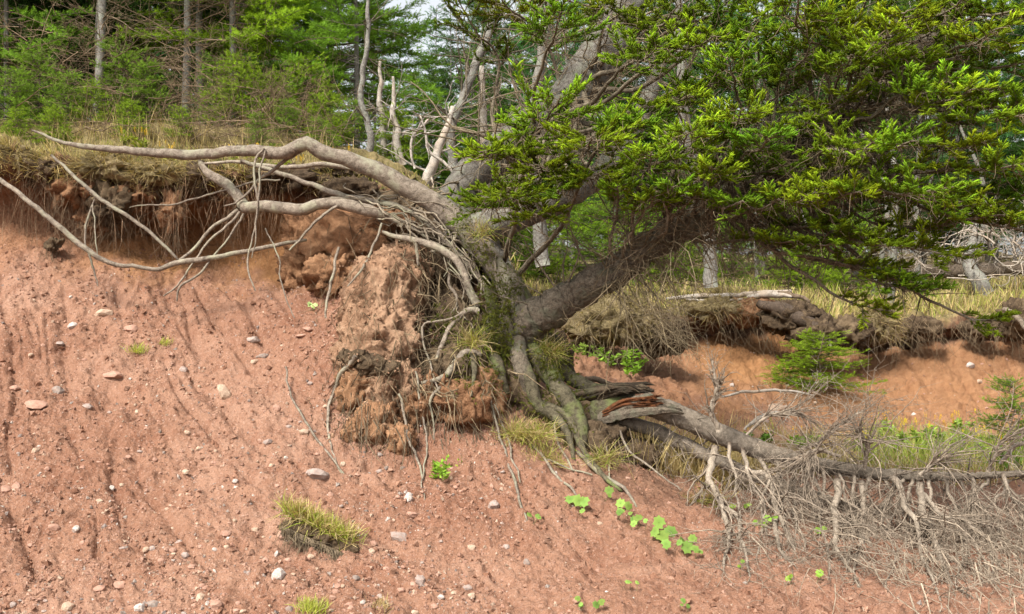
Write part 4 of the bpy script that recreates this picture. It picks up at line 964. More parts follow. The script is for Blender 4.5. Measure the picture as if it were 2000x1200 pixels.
# the wall of forest further back, each tree a copy
g = np.random.default_rng(9); kinds = ['dark', 'dark', 'mid', 'blue', 'dark']
for i, u in enumerate(np.linspace(-260, 2260, 34)):
    d = 20 + (i * 7 % 5) * 1.6 + g.uniform(-1, 1); k = kinds[i % 5]
    if 690 < u < 900: continue
    side = 'left part' if u < 620 else ('middle' if u < 1350 else 'right part')
    plant_tree(k, u + g.normal() * 15, d, g.uniform(.95, 1.35) * (.7 if 600 < u < 960 else 1), g.uniform(0, 6.2), 'dark spruce in the deep forest behind the ' + side + ' of the bank', 'deep forest spruces, ' + side, 'spruce_tree')
for i, u in enumerate(np.linspace(-300, 2300, 22)):
    d = 29 + (i * 5 % 4) * 2.0
    if 690 < u < 860: continue
    plant_tree('dark', u, d, g.uniform(1.1, 1.5), g.uniform(0, 6.2), 'farthest dark spruce closing the forest', 'farthest spruces', 'spruce_tree')

# curved brown trunk of the bushy fir and birch-like pale stems, snags
def snag(name, label, ctl, mat='pale', n=26, tw=10, seed=1, grp=None, tl=.5):
    b = ctl[0]; t = thing(name, label, 'dead tree', P(b[0], b[1], b[2]), grp); m = MB(); g = np.random.default_rng(seed)
    pts, rr = rope(m, ctl, n, 9, (1, 1, 1), .02, .12); m.build('trunk', M[mat], t)
    if tw:
        m = MB()
        for i in range(tw):
            k = int(g.uniform(.2, 1) * (n - 1)); d = g.normal(size=3) + np.array([0, -.2, .6])
            grow(m, pts[k], d, tl * g.uniform(.4, 1.2), max(.005, rr[k] * .25), 1, g, np.array((1, 1, 1)) * g.uniform(.8, 1.1), .2, .02, 4, .45, .8, .3, 5)
        tag(m.build('branches', M['pale' if mat == 'pale' else 'twig'], t), kind='stuff')
    return t
SG = 'bleached dead trunks behind the arched root'
snag('dead_tree', 'curved brown trunk rising behind the arched root', [(716,312,9.9,15),(722,270,9.9,14),(718,240,9.9,13),(706,205,9.9,12),(708,150,9.9,11),(720,60,9.9,9),(715,-40,9.9,6)], 'bark_grey', 30, 12, 1)
snag('dead_tree', 'white dead trunk, leftmost of the bleached snags', [(752,310,11,15),(748,250,11,13),(742,200,11,11),(744,120,11,6)], 'pale', 24, 8, 2, SG)
snag('dead_tree', 'white ribbed dead trunk in the middle of the bleached snags', [(782,322,10.8,19),(776,270,10.8,15),(770,215,10.8,11),(768,150,10.8,5)], 'pale', 24, 8, 3, SG)
snag('dead_tree', 'broken pinkish snag leaning right behind the arched root', [(826,372,9.9,26),(838,340,9.9,22),(848,310,9.9,19),(868,260,10,14),(884,210,10.1,9)], 'pale', 26, 8, 4, SG)
snag('dead_tree', 'tall pale dead trunk behind the grey leaning trunk', [(885,330,11.5,20),(880,260,11.5,18),(905,190,11.5,17),(930,120,11.6,17),(955,60,11.7,15),(975,-30,11.8,12)], 'bark_grey', 34, 26, 5, SG, .7)
snag('dead_tree', 'slim bleached forked dead sapling before the snags', [(810,330,9.8,4),(800,300,9.8,5),(812,260,9.8,6),(838,235,9.8,4)], 'pale', 18, 8, 6, SG, .35)
snag('dead_tree', 'thin bleached dead branch leaning to the grey trunk', [(893,345,9.4,6),(865,318,9.4,6),(838,290,9.4,6),(830,260,9.4,5),(824,225,9.4,3)], 'pale', 18, 6, 7, SG, .25)
snag('dead_tree', 'pale dead trunk seen through the boughs in the middle', [(955,560,12,24),(957,480,12,22),(950,420,12,20),(945,250,12,16),(940,130,12,10)], 'pale', 30, 20, 8, SG, .7)
snag('dead_tree', 'grey dead tree full of bare branches behind the leaning spruces', [(1060,520,11.5,30),(1050,400,11.5,28),(1040,250,11.5,24),(1060,100,11.5,20),(1080,-60,11.5,14)], 'bark_grey', 34, 40, 9, SG, .9)
snag('dead_tree', 'bare grey dead tree behind the upper part of the leaning trunk', [(1390,560,12.5,28),(1380,420,12.5,26),(1340,260,12.5,24),(1330,100,12.5,20),(1320,-60,12.5,12)], 'bark_grey', 34, 46, 10, SG, .9)
# fallen grey log with tangled limbs at the right edge
log = thing('fallen_tree', 'dark fallen log with tangled bleached limbs at the right edge of the forest', 'fallen tree', P(1880, 545, 16))
m = MB(); LG, _ = rope(m, [(1800,528,16.4,24),(1850,530,16.2,26),(1910,528,16,28),(1980,524,15.8,26),(2080,518,15.6,22)], 30, 10, (.55, .5, .45), .02, .15); m.build('trunk', M['dead'], log)
m = MB(); rope(m, [(1925,575,15.6,34),(1908,545,15.6,30),(1893,515,15.7,24),(1900,470,15.8,16),(1910,430,15.9,8)], 20, 9, (1, 1, 1), .02, .1); m.build('stump', M['bark_grey'], log)
m = MB(); g = np.random.default_rng(15)
for i in range(90):
    p = P(g.uniform(1770, 2060), g.uniform(440, 545), 15.8 + g.uniform(-.5, .7)); d = g.normal(size=3) + np.array([0, 0, .3])
    grow(m, p, d, g.uniform(.4, 1.1), g.uniform(.008, .018), 1, g, np.array((1, .98, .95)) * g.uniform(.6, 1.05), .3, .02, 5, .5, .9, .2, 4)
tag(m.build('branches', M['pale'], log), kind='stuff')
# bleached log on the lip
drift = thing('bleached_log', 'bleached split log lying on the turf lip right of the leaning trunk', 'log', P(1440, 580, 13.6))
for k, c in enumerate([[(1300,585,13.5,6),(1360,579,13.5,9),(1430,577,13.5,9),(1500,572,13.5,11),(1545,570,13.5,7)], [(1460,582,13.45,7),(1500,576,13.4,12),(1530,577,13.4,9),(1555,580,13.4,4)], [(1340,586,13.45,4),(1400,588,13.45,5),(1450,584,13.45,4)]]):
    m = MB(); rope(m, c, 20, 8, (1.05, 1.05, 1.05), .015, .1); m.build('split_stem', M['pale'], drift)
m = MB(); rope(m, [(1520,572,13.5,12),(1550,578,13.4,10),(1580,590,13.3,7)], 12, 8, (.7, .6, .5), .02, .2); m.build('butt', M['dead'], drift)
ST = [([(1452,840,9.6,4),(1480,822,9.6,9),(1500,812,9.6,10),(1540,806,9.6,9),(1570,818,9.6,5)], 'forked bleached branch lying above the fallen trunk'), ([(1410,775,10.8,4),(1460,766,10.8,6),(1520,764,10.8,6),(1590,772,10.8,3)], 'long thin bleached stick on the far red slope'), ([(1950,905,8.5,6),(1975,880,8.4,9),(2000,868,8.3,8),(2040,858,8.2,5)], 'pale bent branch at the right edge above the fallen trunk'), ([(1145,738,8.6,10),(1165,742,8.6,12),(1190,750,8.6,11),(1240,752,8.6,6)], 'short dark curved branch lying beside the broken trunk end')]
for i, (c, lb) in enumerate(ST):
    t = thing('fallen_branch', lb, 'branch', P(*c[0][:3]), 'loose branches'); m = MB(); pts, _ = rope(m, c, 18, 7, (1, 1, 1) if i < 3 else (.45, .4, .35), .02, .1); m.build('stem', M['pale' if i < 3 else 'dead'], t)
    if i < 3:
        m = MB(); g = np.random.default_rng(60 + i)
        for k in (7, 11, 14, 16): grow(m, pts[k], g.normal(size=3), .3, .006, 1, g)
        tag(m.build('twigs', M['pale'], t), kind='stuff')

# brown dead thicket behind the dry grass on the left
for i, (u, d, lb) in enumerate([(255, 10.0, 'brown tangle of dead twigs left of the bright firs'), (335, 10.1, 'brown tangle of dead twigs round the slim tree'), (520, 9.9, 'low brown dead shrub under the bright fir'), (50, 10.0, 'grey-brown dead twigs at the far left'), (430, 10.3, 'brown dead twigs at the foot of the brightest fir'), (600, 10.2, 'low dead shrub right of the slim pale tree'), (130, 10.2, 'grey-brown dead twigs left of the leftmost pale stem'), (300, 10.6, 'dark brown dead twigs behind the slim tree'), (390, 9.9, 'dead brown twigs in the tall dry grass'), (160, 9.4, 'low grey twigs on the turf beside the leftmost pale stem'), (450, 9.4, 'low brown twigs on the turf behind the long root'), (560, 9.35, 'low brown twigs on the turf left of the root bend')]):
    p = gpos(u, d); t = thing('dead_shrub', lb, 'shrub', p, 'dead shrubs on the lip'); m = MB(); g = np.random.default_rng(500 + i)
    for k in range(20):
        b = p + np.array([g.normal() * .35, g.normal() * .2, g.uniform(0, .9 if i not in (2, 5, 8, 9, 10, 11) else .25)]); dv = np.array([g.normal() * 1.0, g.normal() * .5 - .2, .25 + g.normal() * .35])
        grow(m, b, dv, g.uniform(.3, .8), g.uniform(.003, .006), 2, g, np.array((1.2, 1.02, .9)) * g.uniform(.7, 1.3), .14, 0, 5, .5, .7, .15, 3, .25, .1)
    tag(m.build('twigs', M['twig'], t), kind='stuff')

# ------------------------------------------------------------------ young spruces and low fir scrub
def sapling_meshes(seed, h, wid, tone, nbr, shl):
    return fir_proto(seed, h, .06, wid, tone, nbr, shl, 0, .02, .012, 'twig', 1.6)
protos['sap'] = sapling_meshes(31, .9, .42, (.24, .40, .05), 60, .07)
protos['sap2'] = sapling_meshes(32, .9, .42, (.30, .46, .035), 70, .075)
for (u, v, kind, s, lb) in [(1600, 760, 'sap2', 1.0, 'young spruce bush growing on the far red slope'), (1972, 890, 'sap', .78, 'small upright spruce sapling at the right edge')]:
    p, _ = hit(u, v); t = plant_tree(kind, 0, 0, s, .6, lb, None, 'spruce_sapling', -.02, 0, p)
    if u < 1700: t.scale = (s * 1.25, s * 1.25, s * .72)
for i, (u, d, s) in enumerate(sorted([(20, 9.6, .55), (75, 9.9, .7), (130, 9.7, .5), (235, 10.1, .8), (290, 10.0, .6), (470, 10.1, .7), (520, 10.4, .6), (640, 10.0, .5), (600, 10.6, .8), (690, 10.4, .5), (770, 10.9, .6), (420, 10.6, .7), (35, 9.25, .3), (105, 9.35, .36), (255, 9.4, .34), (350, 9.5, .3), (505, 9.3, .3), (628, 9.5, .36), (560, 9.6, .34), (180, 9.7, .4), (1010, 14, .9), (1060, 14.5, 1.0), (1160, 14.5, 1.1), (1230, 15, .9), (1290, 15.2, 1.0), (1420, 16, 1.0), (1540, 16, 1.1), (1660, 16.4, 1.2), (1620, 17, 1.0), (1350, 15.6, .8)])):
    plant_tree('sap2' if i % 2 else 'sap', u, d, s * 1.0, i * 1.3, 'low green fir scrub behind the %s lip, number %s counted from the left' % ('left' if u < 900 else 'right', ['one', 'two', 'three', 'four', 'five', 'six', 'seven', 'eight', 'nine', 'ten', 'eleven', 'twelve', 'thirteen', 'fourteen', 'fifteen', 'sixteen', 'seventeen', 'eighteen', 'nineteen', 'twenty'][(i if i < 20 else i - 20)]), 'low fir scrub behind the %s lip' % ('left' if u < 900 else 'right'), 'fir_scrub')

# ------------------------------------------------------------------ grass on the lip
g = np.random.default_rng(88)
def grass(name, label, n, u0, u1, r0, r1, lmin, lmax, cols, seed, wd=.004, bend=.35, lean=(0, 0, 0), patch=0.0):
    p, nn = ground_pick(n, u0, u1, r0, r1, seed); g = np.random.default_rng(seed + 1)
    if patch:
        keep = fbm(p * patch + seed, 2) > -.05; p = p[keep]
    n = len(p); cols = np.array(cols); c = cols[g.integers(0, len(cols), n)] * g.uniform(.7, 1.25, (n, 1))
    m = MB(); d = g.normal(size=(n, 3)) * .33 + np.array([0, -.08, 1.0]) + np.array(lean)
    add_blades(m, p - np.array([0, 0, .02]), d, g.uniform(lmin, lmax, n), np.full(n, wd) * g.uniform(.6, 1.3, n), g.uniform(.05, bend, n), c * .8, g, c)
    o = m.build(name, M['grass']); return tag(o, label, 'grass', None, 'stuff')
DRY = [(.56, .44, .22), (.64, .52, .28), (.48, .35, .17), (.42, .34, .15)]
GRN = [(.28, .34, .06), (.38, .40, .10), (.44, .42, .14)]
grass('dry_grass', 'tall blond dry grass along the left lip of the bank', 1100, 90, 640, 14.2, 15.8, .12, .42, DRY + [(.30, .22, .10), (.24, .17, .09)], 1, .004, .3, patch=2.2)
grass('dry_grass', 'short matted dry grass on the left lip', 4200, -60, 860, 13.0, 15.4, .04, .14, DRY + GRN + [(.22, .16, .09), (.18, .2, .05)], 2, .0045, .7)
grass('dry_grass', 'dry hanging grass over the edge of the left lip', 2600, -60, 720, 12.3, 13.7, .06, .20, DRY + [(.25, .2, .12)], 3, .004, .8, (0, -.9, -.7))
grass('meadow_grass', 'pale dry meadow grass on the right lip', 5500, 1560, 2060, 13.6, 17.2, .08, .30, DRY + GRN, 4, .011, .4)
grass('meadow_grass', 'short yellow grass behind the leaning trunk', 4200, 940, 1600, 13.4, 16.8, .06, .22, DRY + GRN, 5, .011, .5)
grass('dry_grass', 'dry grass and stubble on the bench behind the fallen trunk', 6500, 1180, 2060, 6.5, 8.6, .05, .28, DRY + GRN[:1], 6, .005, .5, patch=1.1)
grass('green_grass', 'yellow-green grass on the bench at the right', 2600, 1680, 2060, 7.0, 8.7, .08, .34, [(.30, .40, .06), (.36, .42, .10), (.24, .34, .06)], 7, .006, .35)
grass('dry_grass', 'dry grass under the fallen trunk', 2200, 1240, 1480, 5.9, 6.9, .12, .36, DRY, 8, .005, .4)

# ------------------------------------------------------------------ tufts of grass on clods
def tuft(u, v, wpx, hpx, label, n, cols, clod=None, lean=(0, -.2, 0), lmax=.16, dd=0.0, grp='grass tufts on the slope', spread_z=.35):
    p, nn = hit(u, v); p = p + np.array([0, -dd, 0]); d = p[1]; t = thing('grass_tuft', label, 'grass tuft', p, grp); g = np.random.default_rng(int(u * 7 + v))
    wm = wpx * d / F / 2
    if clod:
        m = MB()
        for k, x in enumerate(np.linspace(-.8, .8, clod)):
            blob(m, p + np.array([x * wm, .01, -x * wm * .45 - .03]), (wm * .85 / clod + .04, .07, hpx * d / F * (.30 - .16 * abs(x - .2))), u + k, .6, 11, 44)
        m.build('sod', M['peat'], t)
        m = MB()
        for k in range(330):
            x = g.uniform(-1, 1); q = p + np.array([x * wm, -.09, -x * wm * .45 - .02]); grow(m, q, [g.normal() * .4, -.4, -1], g.uniform(.05, .16), .0022, 0, g, np.array((1.4, 1.3, 1.2)) * g.uniform(.5, 1.2), .3, -.1)
        o = m.build('hanging_roots', M['twig'], t); tag(o, kind='stuff')
    x = np.clip(g.choice([-.75, -.45, -.1, .3, .65], n) + g.normal(size=n) * .17, -1.1, 1.1) if clod else g.normal(size=n) * .5; q = p + np.stack([x * wm, g.normal(size=n) * .03, -x * wm * .45 * (1 if clod else .3) + (hpx * d / F * .18 if clod else 0) + g.normal(size=n) * .01], -1)
    c = np.array(cols)[g.integers(0, len(cols), n)] * g.uniform(.7, 1.25, (n, 1)); m = MB()
    add_blades(m, q, g.normal(size=(n, 3)) * np.array([.5, .4, spread_z]) + np.array([0, 0, 1.0]) + np.array(lean), g.uniform(.4, 1, n) * lmax, np.full(n, .0035), g.uniform(.1, .6, n), c * .75, g, c)
    o = m.build('blades', M['grass'], t); tag(o, kind='stuff')
YG = [(.44, .52, .08), (.54, .54, .15), (.34, .44, .06), (.62, .54, .26)]
tuft(630, 1042, 145, 85, 'long grassy sod clod lying on the lower slope', 1300, YG + DRY, 6, (0, -.35, -.15), .15, .02, spread_z=.6)
tuft(612, 1196, 52, 40, 'small grass tuft cut by the bottom edge', 350, YG, None, (0, 0, 0), .09)
tuft(268, 690, 42, 30, 'small pale grass tuft on the upper left slope', 160, YG, None, (.2, -.3, -.1), .10)
tuft(322, 672, 22, 30, 'tiny grass tuft beside a dark hole on the left slope', 80, YG, None, (.2, -.3, -.1), .08)
tuft(740, 1185, 40, 20, 'sparse dry grass wisp near the bottom edge', 60, DRY, None, (0, 0, 0), .07)
TG = 'grass tufts among the roots'
for (u, v, w_, lb, n, dep_) in [(1010, 850, 60, 'yellow-green grass tuft under the trunk foot, left one', 420, 7.05), (1045, 855, 60, 'yellow-green grass tuft under the trunk foot, right one', 420, 7.05), (925, 670, 40, 'dry grass tuft on the root plate beside the moss', 260, 7.42), (945, 455, 40, 'brown grass tuft at the base of the grey trunk', 160, 7.75), (1060, 905, 60, 'dull green grass tuft low among the roots', 380, 6.95), (1075, 690, 50, 'brown moss and grass tuft right of the trunk foot', 300, 7.6), (1380, 985, 50, 'dry grass clump under the drooping branches', 260, 6.75), (1180, 900, 60, 'dry grass hanging below the broken trunk end', 260, 7.0)]:
    p = P(u, v, dep_); t = thing('grass_tuft', lb, 'grass tuft', p, TG); g = np.random.default_rng(u); m = MB()
    q = p + g.normal(size=(n, 3)) * np.array([w_ * 7 / F * .3, .03, .02]); c = np.array(YG + DRY)[g.integers(0, 8, n)] * g.uniform(.6, 1.1, (n, 1))
    add_blades(m, q, g.normal(size=(n, 3)) * .6 + np.array([0, -.5, .5]), g.uniform(.08, .22, n), np.full(n, .003), g.uniform(.1, .7, n), c * .75, g, c); o = m.build('blades', M['grass'], t); tag(o, kind='stuff')

# ------------------------------------------------------------------ broad-leaved plants
def leaf_disc(mb, c, nrm, r, col, g, lobes=7):
    nrm = norm(nrm); x = norm(np.cross(nrm, g.normal(size=3))); y = np.cross(nrm, x); n = lobes * 3
    a = np.arange(n) / n * 2 * PI; rad = r * (1 + .16 * np.cos(a * lobes)) * (1 - .35 * np.exp(-((a - PI) / .35) ** 2))
    ring = c + (np.cos(a) * rad)[:, None] * x + (np.sin(a) * rad)[:, None] * y + nrm * (.22 * rad * np.cos(2 * a))[:, None] * .5
    midr = c + ((np.cos(a) * rad)[:, None] * x + (np.sin(a) * rad)[:, None] * y) * .55 + nrm * r * .1
    V = np.vstack([c - nrm * r * .03, midr, ring]); f3 = [(0, 1 + k, 1 + (k + 1) % n) for k in range(n)]; f4 = [(1 + k, 1 + n + k, 1 + n + (k + 1) % n, 1 + (k + 1) % n) for k in range(n)]
    C = np.vstack([np.array(col) * .75, np.tile(np.array(col) * .95, (n, 1)), np.tile(col, (n, 1))])
    mb.add(V, np.array(f3), C); k0 = mb.n - len(V); mb.f.append(np.array(f4) + k0); mb.sm.append(True)
def leafy(label, leaves, col=(.19, .33, .075), grp='coltsfoot plants on the lower slope', dep=None, name='broadleaf_plant', lift=.03):
    u, v = leaves[0][:2]; p, _ = hit(u, v); 
    t = thing(name, label, 'plant', p, grp); g = np.random.default_rng(int(u + v * 3)); sm_ = MB()
    for (u, v, wpx) in leaves:
        q, nn = hit(u, v)
        if dep: q = P(u, v, dep)
        c = q + nn * lift * g.uniform(.7, 1.6) + np.array([0, -.015, .01]); m = MB()
        leaf_disc(m, c, np.array([g.normal() * .35, -.75, .75]) + g.normal(size=3) * .25, wpx * .5 * q[1] / F, np.array(col) * g.uniform(.65, 1.3) + np.array([.04, .02, 0]) * g.uniform(0, 1), g); m.build('leaf', M['leaf'], t)
        sm_.tube(wander(q - nn * .01, c - q, np.linalg.norm(c - q) + .01, 4, g, .05, 0), .0015, 3, (.6, .9, .4))
    tag(sm_.build('stems', M['root'], t), kind='stuff')
leafy('broad-leaved green plant at the upper end of the trailing line', [(1112,982,22),(1128,990,24),(1143,994,22),(1130,1005,12)])
leafy('single small green plant above the trailing leaf line', [(1190,973,18),(1183,978,10)])
leafy('green plant of five round leaves in the middle of the leaf line', [(1215,997,20),(1228,1002,18),(1208,1004,16),(1204,1014,14),(1222,1010,10)])
leafy('pair of round green leaves above the largest cluster', [(1236,1022,18),(1250,1026,20),(1234,1035,14)])
leafy('single broad green leaf just above the largest cluster', [(1276,1032,26),(1262,1034,10)])
leafy('largest cluster of broad green leaves on the lower slope', [(1272,1048,24),(1290,1058,28),(1304,1050,26),(1298,1076,20),(1316,1074,14)])
leafy('right-hand green leaf cluster under the drooping branches', [(1335,1064,22),(1350,1060,18),(1344,1080,26),(1356,1090,18),(1374,1084,10)])
leafy('small green seedling at the foot of the pale hanging stick', [(1040,1014,12),(1048,1012,10),(1044,1019,9)])
leafy('green seedling near the bottom edge, left one', [(1130,1180,12),(1128,1188,10),(1134,1190,10)])
leafy('green seedling near the bottom edge, right one', [(1160,1190,16),(1172,1196,14)])
leafy('pale seedling leaf near a small twig at the bottom', [(1230,1150,14),(1240,1152,10)])
leafy('yellow-green seedling right of the bottom twig', [(1335,1186,12),(1342,1194,10),(1330,1192,8)])
leafy('tiny pale green weed on the slope left of the soil mound', [(610,602,10),(616,600,9),(612,608,9),(604,606,7)], (.34, .48, .2), None)
LG_ = 'small green leaves under the drooping branches'
for i, L in enumerate([[(1424,998,14),(1430,1002,12)], [(1455,996,12),(1462,998,10)], [(1475,1030,14),(1488,1035,16),(1500,1028,16),(1508,1024,12)], [(1600,1045,16),(1608,1046,12)], [(1600,1132,16),(1594,1136,10)], [(1536,1142,12),(1545,1142,10)], [(1450,1115,10),(1447,1124,9)]]):
    leafy(['pair of small green leaves under the leftmost drooping limb', 'pair of small green leaves right of the leftmost drooping limb', 'row of four green leaves behind the second drooping limb', 'pair of green leaves behind the third drooping limb', 'bright green leaf pair below the third drooping limb', 'pair of tiny green leaves near the tip of the second limb', 'tiny pale leaf pair near the tip of the leftmost limb'][i], L, (.19, .33, .05), LG_, None, 'seedling')
# leafy weeds made of many small leaves
def weed(u, v, wpx, hpx, label, n, col, size, grp=None, dep=None, flowers=0, fcol=(.75, .5, .02), name='green_weed'):
    p, nn = hit(u, v); 
    if dep: p = P(u, v, dep)
    d = p[1]; t = thing(name, label, 'plant', p, grp); g = np.random.default_rng(int(u * 3 + v)); m = MB(); s_ = MB()
    ns = max(4, int(wpx / 9)); W = wpx * d / F / 2; H = hpx * d / F; pos, dr = [], []
    for k in range(ns):
        b = p + np.array([g.uniform(-1, 1) * W, g.normal() * .05, -.01]); st = wander(b, [g.normal() * .25, g.normal() * .2 - .1, 1], H * g.uniform(.6, 1.1), 7, g, .1, 0); s_.tube(st, np.linspace(.0025, .001, 7), 3, (.6, .8, .35))
        for z in range(max(4, n // ns)):
            i = g.integers(1, 6); pos.append(st[i] + g.normal(size=3) * .008); dr.append(g.normal(size=3) * np.array([1, .7, .4]) + np.array([0, -.3, .5]))
    n_ = len(pos); c = np.array(col) * g.uniform(.65, 1.3, (n_, 1)); L = size * g.uniform(.6, 1.3, n_)
    add_blades(m, np.array(pos), np.array(dr), L, L * .38, g.uniform(0, .4, n_), c * .9, g, c); o = m.build('leaves', M['leaf'], t); tag(o, kind='stuff'); tag(s_.build('stems', M['root'], t), kind='stuff')
    if flowers:
        f = MB(); k = g.integers(0, n_, flowers); q = np.array(pos)[k] * np.array([1, 1, 0]) + np.array([0, 0, p[2]]) + np.stack([g.normal(size=flowers) * .02, g.normal(size=flowers) * .02, H * g.uniform(.8, 1.15, flowers)], -1)
        fc = np.array(fcol) * g.uniform(.8, 1.15, (flowers, 1)); add_shoots(f, q, np.tile([0, -.2, 1.0], (flowers, 1)), np.full(flowers, .045), fc * .8, fc, FIRSH, g, 1.2); o = f.build('flowers', M['petal'], t); tag(o, kind='stuff')
weed(852, 935, 36, 50, 'bright green leafy sprig hanging below the root plate', 110, (.26, .44, .05), .036, None, None)
weed(896, 905, 12, 22, 'tiny yellow-green sprig right of the leafy sprig', 16, (.36, .46, .06), .024, None, None)
weed(1185, 715, 90, 44, 'bright green weeds on the slope behind the trunk foot', 300, (.27, .44, .06), .05, 'green weeds behind the trunk foot')
weed(1225, 735, 42, 60, 'bright green upright weed right of the weeds behind the trunk', 170, (.25, .44, .05), .05, 'green weeds behind the trunk foot')
weed(1145, 690, 50, 24, 'low light green weed nearest the trunk foot', 120, (.30, .42, .08), .045, 'green weeds behind the trunk foot')
weed(1545, 752, 40, 22, 'low pale green weed left of the young spruce bush', 90, (.34, .46, .14), .05)
weed(1497, 752, 10, 12, 'tiny green sprig on the far orange slope', 14, (.36, .46, .08), .03)
GR = 'yellow-flowered weeds behind the fallen trunk'
for i, (u, v, w_, h_, fl, lb) in enumerate([(1480, 862, 60, 20, 3, 'dark green low weed above the fallen trunk, leftmost of the flowered weeds'), (1560, 870, 50, 26, 6, 'green weed with orange flowers above the fallen trunk'), (1660, 878, 60, 30, 8, 'green weed with yellow flowers in the middle of the bench'), (1730, 850, 50, 36, 8, 'yellow-green weed beside a stone on the bench'), (1780, 890, 80, 60, 14, 'broad light green weed patch on the bench, left of the tallest'), (1840, 888, 90, 70, 14, 'tallest light green weed patch on the bench'), (1900, 895, 60, 50, 8, 'light green weed right of the tallest patch'), (1950, 915, 70, 50, 6, 'dark green weed beside the right sapling'), (1880, 850, 40, 40, 6, 'yellow-flowered weed high on the bench near the sapling')]):
    weed(u, v, w_, h_, lb, int(w_ * 3.2), (.27, .40, .07) if i not in (0, 7) else (.13, .24, .04), .055, GR, None, fl, (.75, .45, .02) if i % 2 else (.8, .6, .03))
GL = 'yellow-green weeds on the left lip'
for i, (u, r_, lb) in enumerate([(270, 14.2, 'yellow-green weed in the dry grass below the long root, left one'), (330, 14.0, 'yellow-green weed in the dry grass below the long root, right one'), (480, 14.3, 'green leafy weed behind the hanging pale strings'), (650, 14.4, 'weed with yellow leaves right of the root bend'), (570, 14.3, 'green weed under the root bend')]):
    j = int(np.searchsorted(us, u)); i_ = int(np.searchsorted(rs, r_)); p = G[i_, j]; uu_ = 1000 + F * p[0] / p[1]; vv_ = 600 - F * p[2] / p[1]
    weed(uu_, vv_, 55, 26, lb, 130, (.30, .36, .05), .045, GL, p[1], 6, (.7, .45, .03))

# ------------------------------------------------------------------ ragged sods and clods along the lips
def clod(u, v, d, ru, dd, rv, mat, label, grp, seed, strings=14, name='soil_clod', cat='soil clod', amp=.45, fr=8):
    t = thing(name, label, cat, P(u, v, d), grp); m = MB(); V = blob(m, P(u, v, d), (ru * d / F, dd, rv * d / F), seed, amp, fr, 50); m.build('soil', M[mat], t)
    if mat == 'turf':
        g = np.random.default_rng(seed); q = V[len(V) // 3:]; q = q[g.integers(0, len(q), 900)]; c = np.array(DRY)[g.integers(0, 4, 900)] * g.uniform(.3, .95, (900, 1)); m = MB()
        add_blades(m, q, norm(q - P(u, v, d)) + g.normal(size=(900, 3)) * .5 + np.array([0, -.4, .1]), g.uniform(.05, .17, 900) * d / 9, np.full(900, .004 * d / 9), g.uniform(.3, .9, 900), c * .7, g, c); tag(m.build('grass', M['grass'], t), kind='stuff')
    if strings:
        m = MB(); g = np.random.default_rng(seed)
        for k in range(strings):
            q = V[g.integers(0, len(V) * 3 // 4)]; grow(m, q, [g.normal() * .4, -.3, -1], g.uniform(.06, .35), .0022, 1 if k % 4 == 0 else 0, g, np.array((1.2, 1.05, .95)) * g.uniform(.6, 1.3), .2, -.08, 3)
        o = m.build('rootlets', M['twig'], t); tag(o, kind='stuff')
CG = 'soil clods hanging under the left lip'
for i, a_ in enumerate([(338,412,8.62,22,.09,40,'clod_orange','orange lump of soil hanging by the elbowed root'),(150,372,8.55,45,.16,32,'clod_orange','crumbling orange soil under the lip at the left'),(215,400,8.5,36,.14,42,'peat','dark mossy clod hanging below the lip, lowest at the left'),(270,382,8.65,40,.16,26,'clod_orange','orange-brown soil ledge right of the dark mossy clod'),(395,350,8.75,70,.16,26,'peat','dark peaty edge of turf above the elbowed root'),(80,330,8.55,50,.16,26,'peat','dark turf edge at the left'),(450,385,8.9,50,.14,22,'clod_orange','brown soil behind the elbowed root'),(560,350,8.75,80,.18,22,'peat','dark peaty turf under the arched root'),(15,310,8.5,55,.15,22,'turf','dry turf edge cut by the left border'),(200,330,8.55,60,.14,22,'turf','dry turf edge above the hanging mossy clod'),(300,340,8.6,60,.14,20,'turf','dry turf edge below the long arched root'),(660,335,8.9,60,.14,18,'peat','dark turf right below the arched root bend'),(180,430,8.6,24,.1,26,'clod_orange','small rusty clod below the crumbling orange soil'),(105,480,8.45,14,.05,12,'peat','tiny dark lump in the red face at the left')]):
    clod(a_[0], a_[1], a_[2] + .05, a_[3] * .92, a_[4], a_[5] * .9, a_[6], a_[7], CG, 40 + i, 60 if i < 9 else 20, amp=.75, fr=11)
CR = 'turf blocks slumping from the right lip'
for i, a_ in enumerate([(1180,630,11.6,75,.4,42,'turf','straw-covered turf block slumped behind the leaning trunk'),(1275,650,11.9,60,.35,40,'peat','dark peaty turf block slumped below the bleached log, left part'),(1315,655,11.9,26,.2,34,'peat','dark ragged end of the slumped turf block'),(1230,635,11.7,60,.3,30,'turf','dry turf block between trunk and slumped dark block'),(1400,605,13.6,70,.3,22,'turf','dry turf under the bleached log'),(1470,610,13.5,55,.25,26,'clod_orange','orange crumbling soil under the bleached log'),(1545,620,13.2,60,.3,30,'peat','dark peat slab folding down below the bleached log'),(1590,650,13.0,48,.3,36,'peat','dark peat bank above the young spruce bush'),(1650,650,13.2,48,.3,30,'peat','dark peat hump right of the young spruce bush'),(1710,640,13.5,40,.25,30,'turf','grassy turf hump under the low spruce spray'),(1800,640,13.6,40,.25,18,'peat','dark turf edge below the pale grass'),(1915,640,13.6,34,.25,18,'peat','dark turf edge near the right border'),(1985,625,13.5,30,.25,34,'peat','dark overhanging turf at the right border')]):
    clod(*a_[:7], a_[7], CR, 80 + i, 44, 'turf_block', 'turf')
m = MB(); rope(m, [(1480,595,13.1,14),(1530,606,13.0,26),(1575,630,12.9,28),(1600,660,12.8,18)], 18, 9, (.35, .3, .27), .03, .2)
t = thing('fallen_branch', 'thick black rotten log bending down over the right bank', 'branch', P(1540, 610, 13), 'loose branches'); m.build('stem', M['dead'], t)
